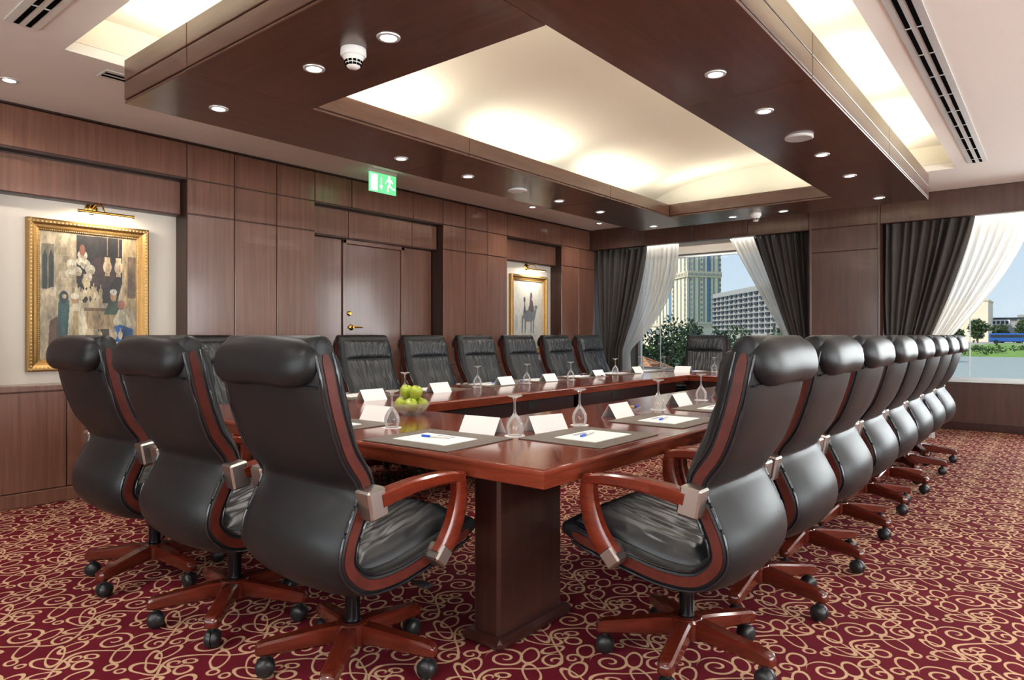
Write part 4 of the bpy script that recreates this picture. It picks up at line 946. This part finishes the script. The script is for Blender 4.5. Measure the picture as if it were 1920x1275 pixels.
def leaves(mb, c, rx, ry, rz, n, size, rnd):
    for _ in range(n):
        while True:
            p = Vector((rnd.uniform(-1, 1), rnd.uniform(-1, 1), rnd.uniform(-1, 1)))
            if .25 < p.length < 1: break
        p = Vector((p.x * rx, p.y * ry, p.z * rz)) + Vector(c)
        d = Vector((rnd.gauss(0, 1), rnd.gauss(0, 1), rnd.gauss(.4, .8))).normalized(); s_ = d.cross(Vector((rnd.gauss(0, 1), rnd.gauss(0, 1), rnd.gauss(0, 1)))).normalized(); nn = d.cross(s_)
        L_ = size * rnd.uniform(.7, 1.3); w_ = L_ * .26
        mb.add([p, p + d * L_ * .5 + s_ * w_ + nn * .15 * L_, p + d * L_, p + d * L_ * .5 - s_ * w_ + nn * .15 * L_, p + d * L_ * .5], [(0, 1, 4), (1, 2, 4), (2, 3, 4), (3, 0, 4)])
def shrub(x, y, h, rx, n, size, label, m=LEAF, nm='shrub', zb=-.9, grp='shrubs outside the left window'):
    rnd_ = random.Random(int(x * 37 + y)); o = empty(nm, (x, y, zb)); tag(o, label, 'shrub' if nm == 'shrub' else 'tree', grp)
    mb = MB()
    for _ in range(7):
        q = (rnd_.uniform(-.5, .5) * rx, rnd_.uniform(-.5, .5) * rx, h * rnd_.uniform(.45 if nm == 'shrub' else .18, .86)); leaves(mb, q, rx * .55, rx * .55, h * .24, n // 7, size, rnd_)
    mb.obj('foliage', m, o)['kind'] = 'stuff'
    tr = MB()
    for _ in range(4): tr.tube([(0, 0, 0), (rnd_.uniform(-.2, .2) * rx, rnd_.uniform(-.2, .2) * rx, h * .4), (rnd_.uniform(-.5, .5) * rx, rnd_.uniform(-.5, .5) * rx, h * .75)], [.05 * h / 2, .03 * h / 2, .01], 6)
    tr.obj('stem', BARK, o)
for x, y, h, rx, t_ in ((-7.75, 14.1, 2.05, .60, 'dark glossy leaved shrub beside the corner curtain'), (-7.65, 15.4, 2.45, .58, 'taller glossy leaved shrub behind the gazebo roof'), (-6.35, 14.1, 2.50, .50, 'tallest glossy leaved shrub with spreading top beside the far chair'), (-6.25, 15.4, 2.3, .5, 'glossy leaved shrub directly behind the far chair'), (-9.2, 14.6, 1.9, .6, 'shadowed shrub behind the corner sheer curtain')):
    shrub(x, y, h, rx, 1500, .10, t_)
for x, y, h, rx, t_ in ((-9.4, 24.5, 2.35, 1.1, 'light green bush below the grey office block'), (-7.2, 24.0, 2.2, 1.0, 'green bush nearest the column side below the office block'), (-11.8, 25.5, 2.3, 1.0, 'green bush below the joint of tower and office block')):
    shrub(x, y, h, rx, 900, .16, t_, LEAF2)
for x, y, h, rx, t_ in ((-17.2, 222, 6.2, 2.4, 'dark tree left of the low building across the river'), (-12.4, 226, 5.0, 2.2, 'dark round tree in front of the low building across the river'), (-7.6, 224, 5.8, 2.2, 'dark tree at the picture edge across the river'), (-21.5, 215, 3.4, 1.8, 'low dark tree in front of the cream building')):
    shrub(x, y, h, rx, 700, .9, t_, LEAF2, 'tree', -1.0, 'trees across the river')
rnd_ = random.Random(9); hb = MB()
for k in range(120): leaves(hb, (-40 + 42 * rnd_.random(), 139 + 26 * rnd_.random(), -2.0 + .9 * rnd_.random()), 1.3, 1.0, .5, 22, .55, rnd_)
hbo = hb.obj('bank_vegetation', LEAF2); tag(hbo, 'low green vegetation along the far river bank', 'vegetation', None, 'stuff')
# gazebo roof just below the window
gz = empty('gazebo', (-6.5, 12.2, -.9)); tag(gz, 'timber gazebo with pyramid roof just outside the left window', 'gazebo')
ap, hz, hw_ = (0, 0, 1.62), 1.28, .72
cor = [(-hw_, -hw_, hz), (hw_, -hw_, hz), (hw_, hw_, hz), (-hw_, hw_, hz)]
for k in range(4):
    a_, b_ = Vector(cor[k]), Vector(cor[(k + 1) % 4]); P = Vector(ap)
    n = 6
    for j in range(n):
        t0, t1 = j / n, (j + .86) / n
        if k == 1 and j in (1, 3): continue
        q = [a_.lerp(P, t0), b_.lerp(P, t0), b_.lerp(P, t1), a_.lerp(P, t1)]; nn = (q[1] - q[0]).cross(q[3] - q[0]).normalized() * .018
        MB().add([*q, *[v_ + nn for v_ in q]], [(3, 2, 1, 0), (4, 5, 6, 7), (0, 1, 5, 4), (1, 2, 6, 5), (2, 3, 7, 6), (3, 0, 4, 7)]).obj('roof_board', ROOFW, gz)
    MB().tube([cor[k], (0, 0, 1.65)], .028, 6).obj('hip_rafter', ROOFW, gz)
    MB().box(cor[k][0] * .92 - .04, cor[k][0] * .92 + .04, cor[k][1] * .92 - .04, cor[k][1] * .92 + .04, 0, hz).obj('post', ROOFW, gz)
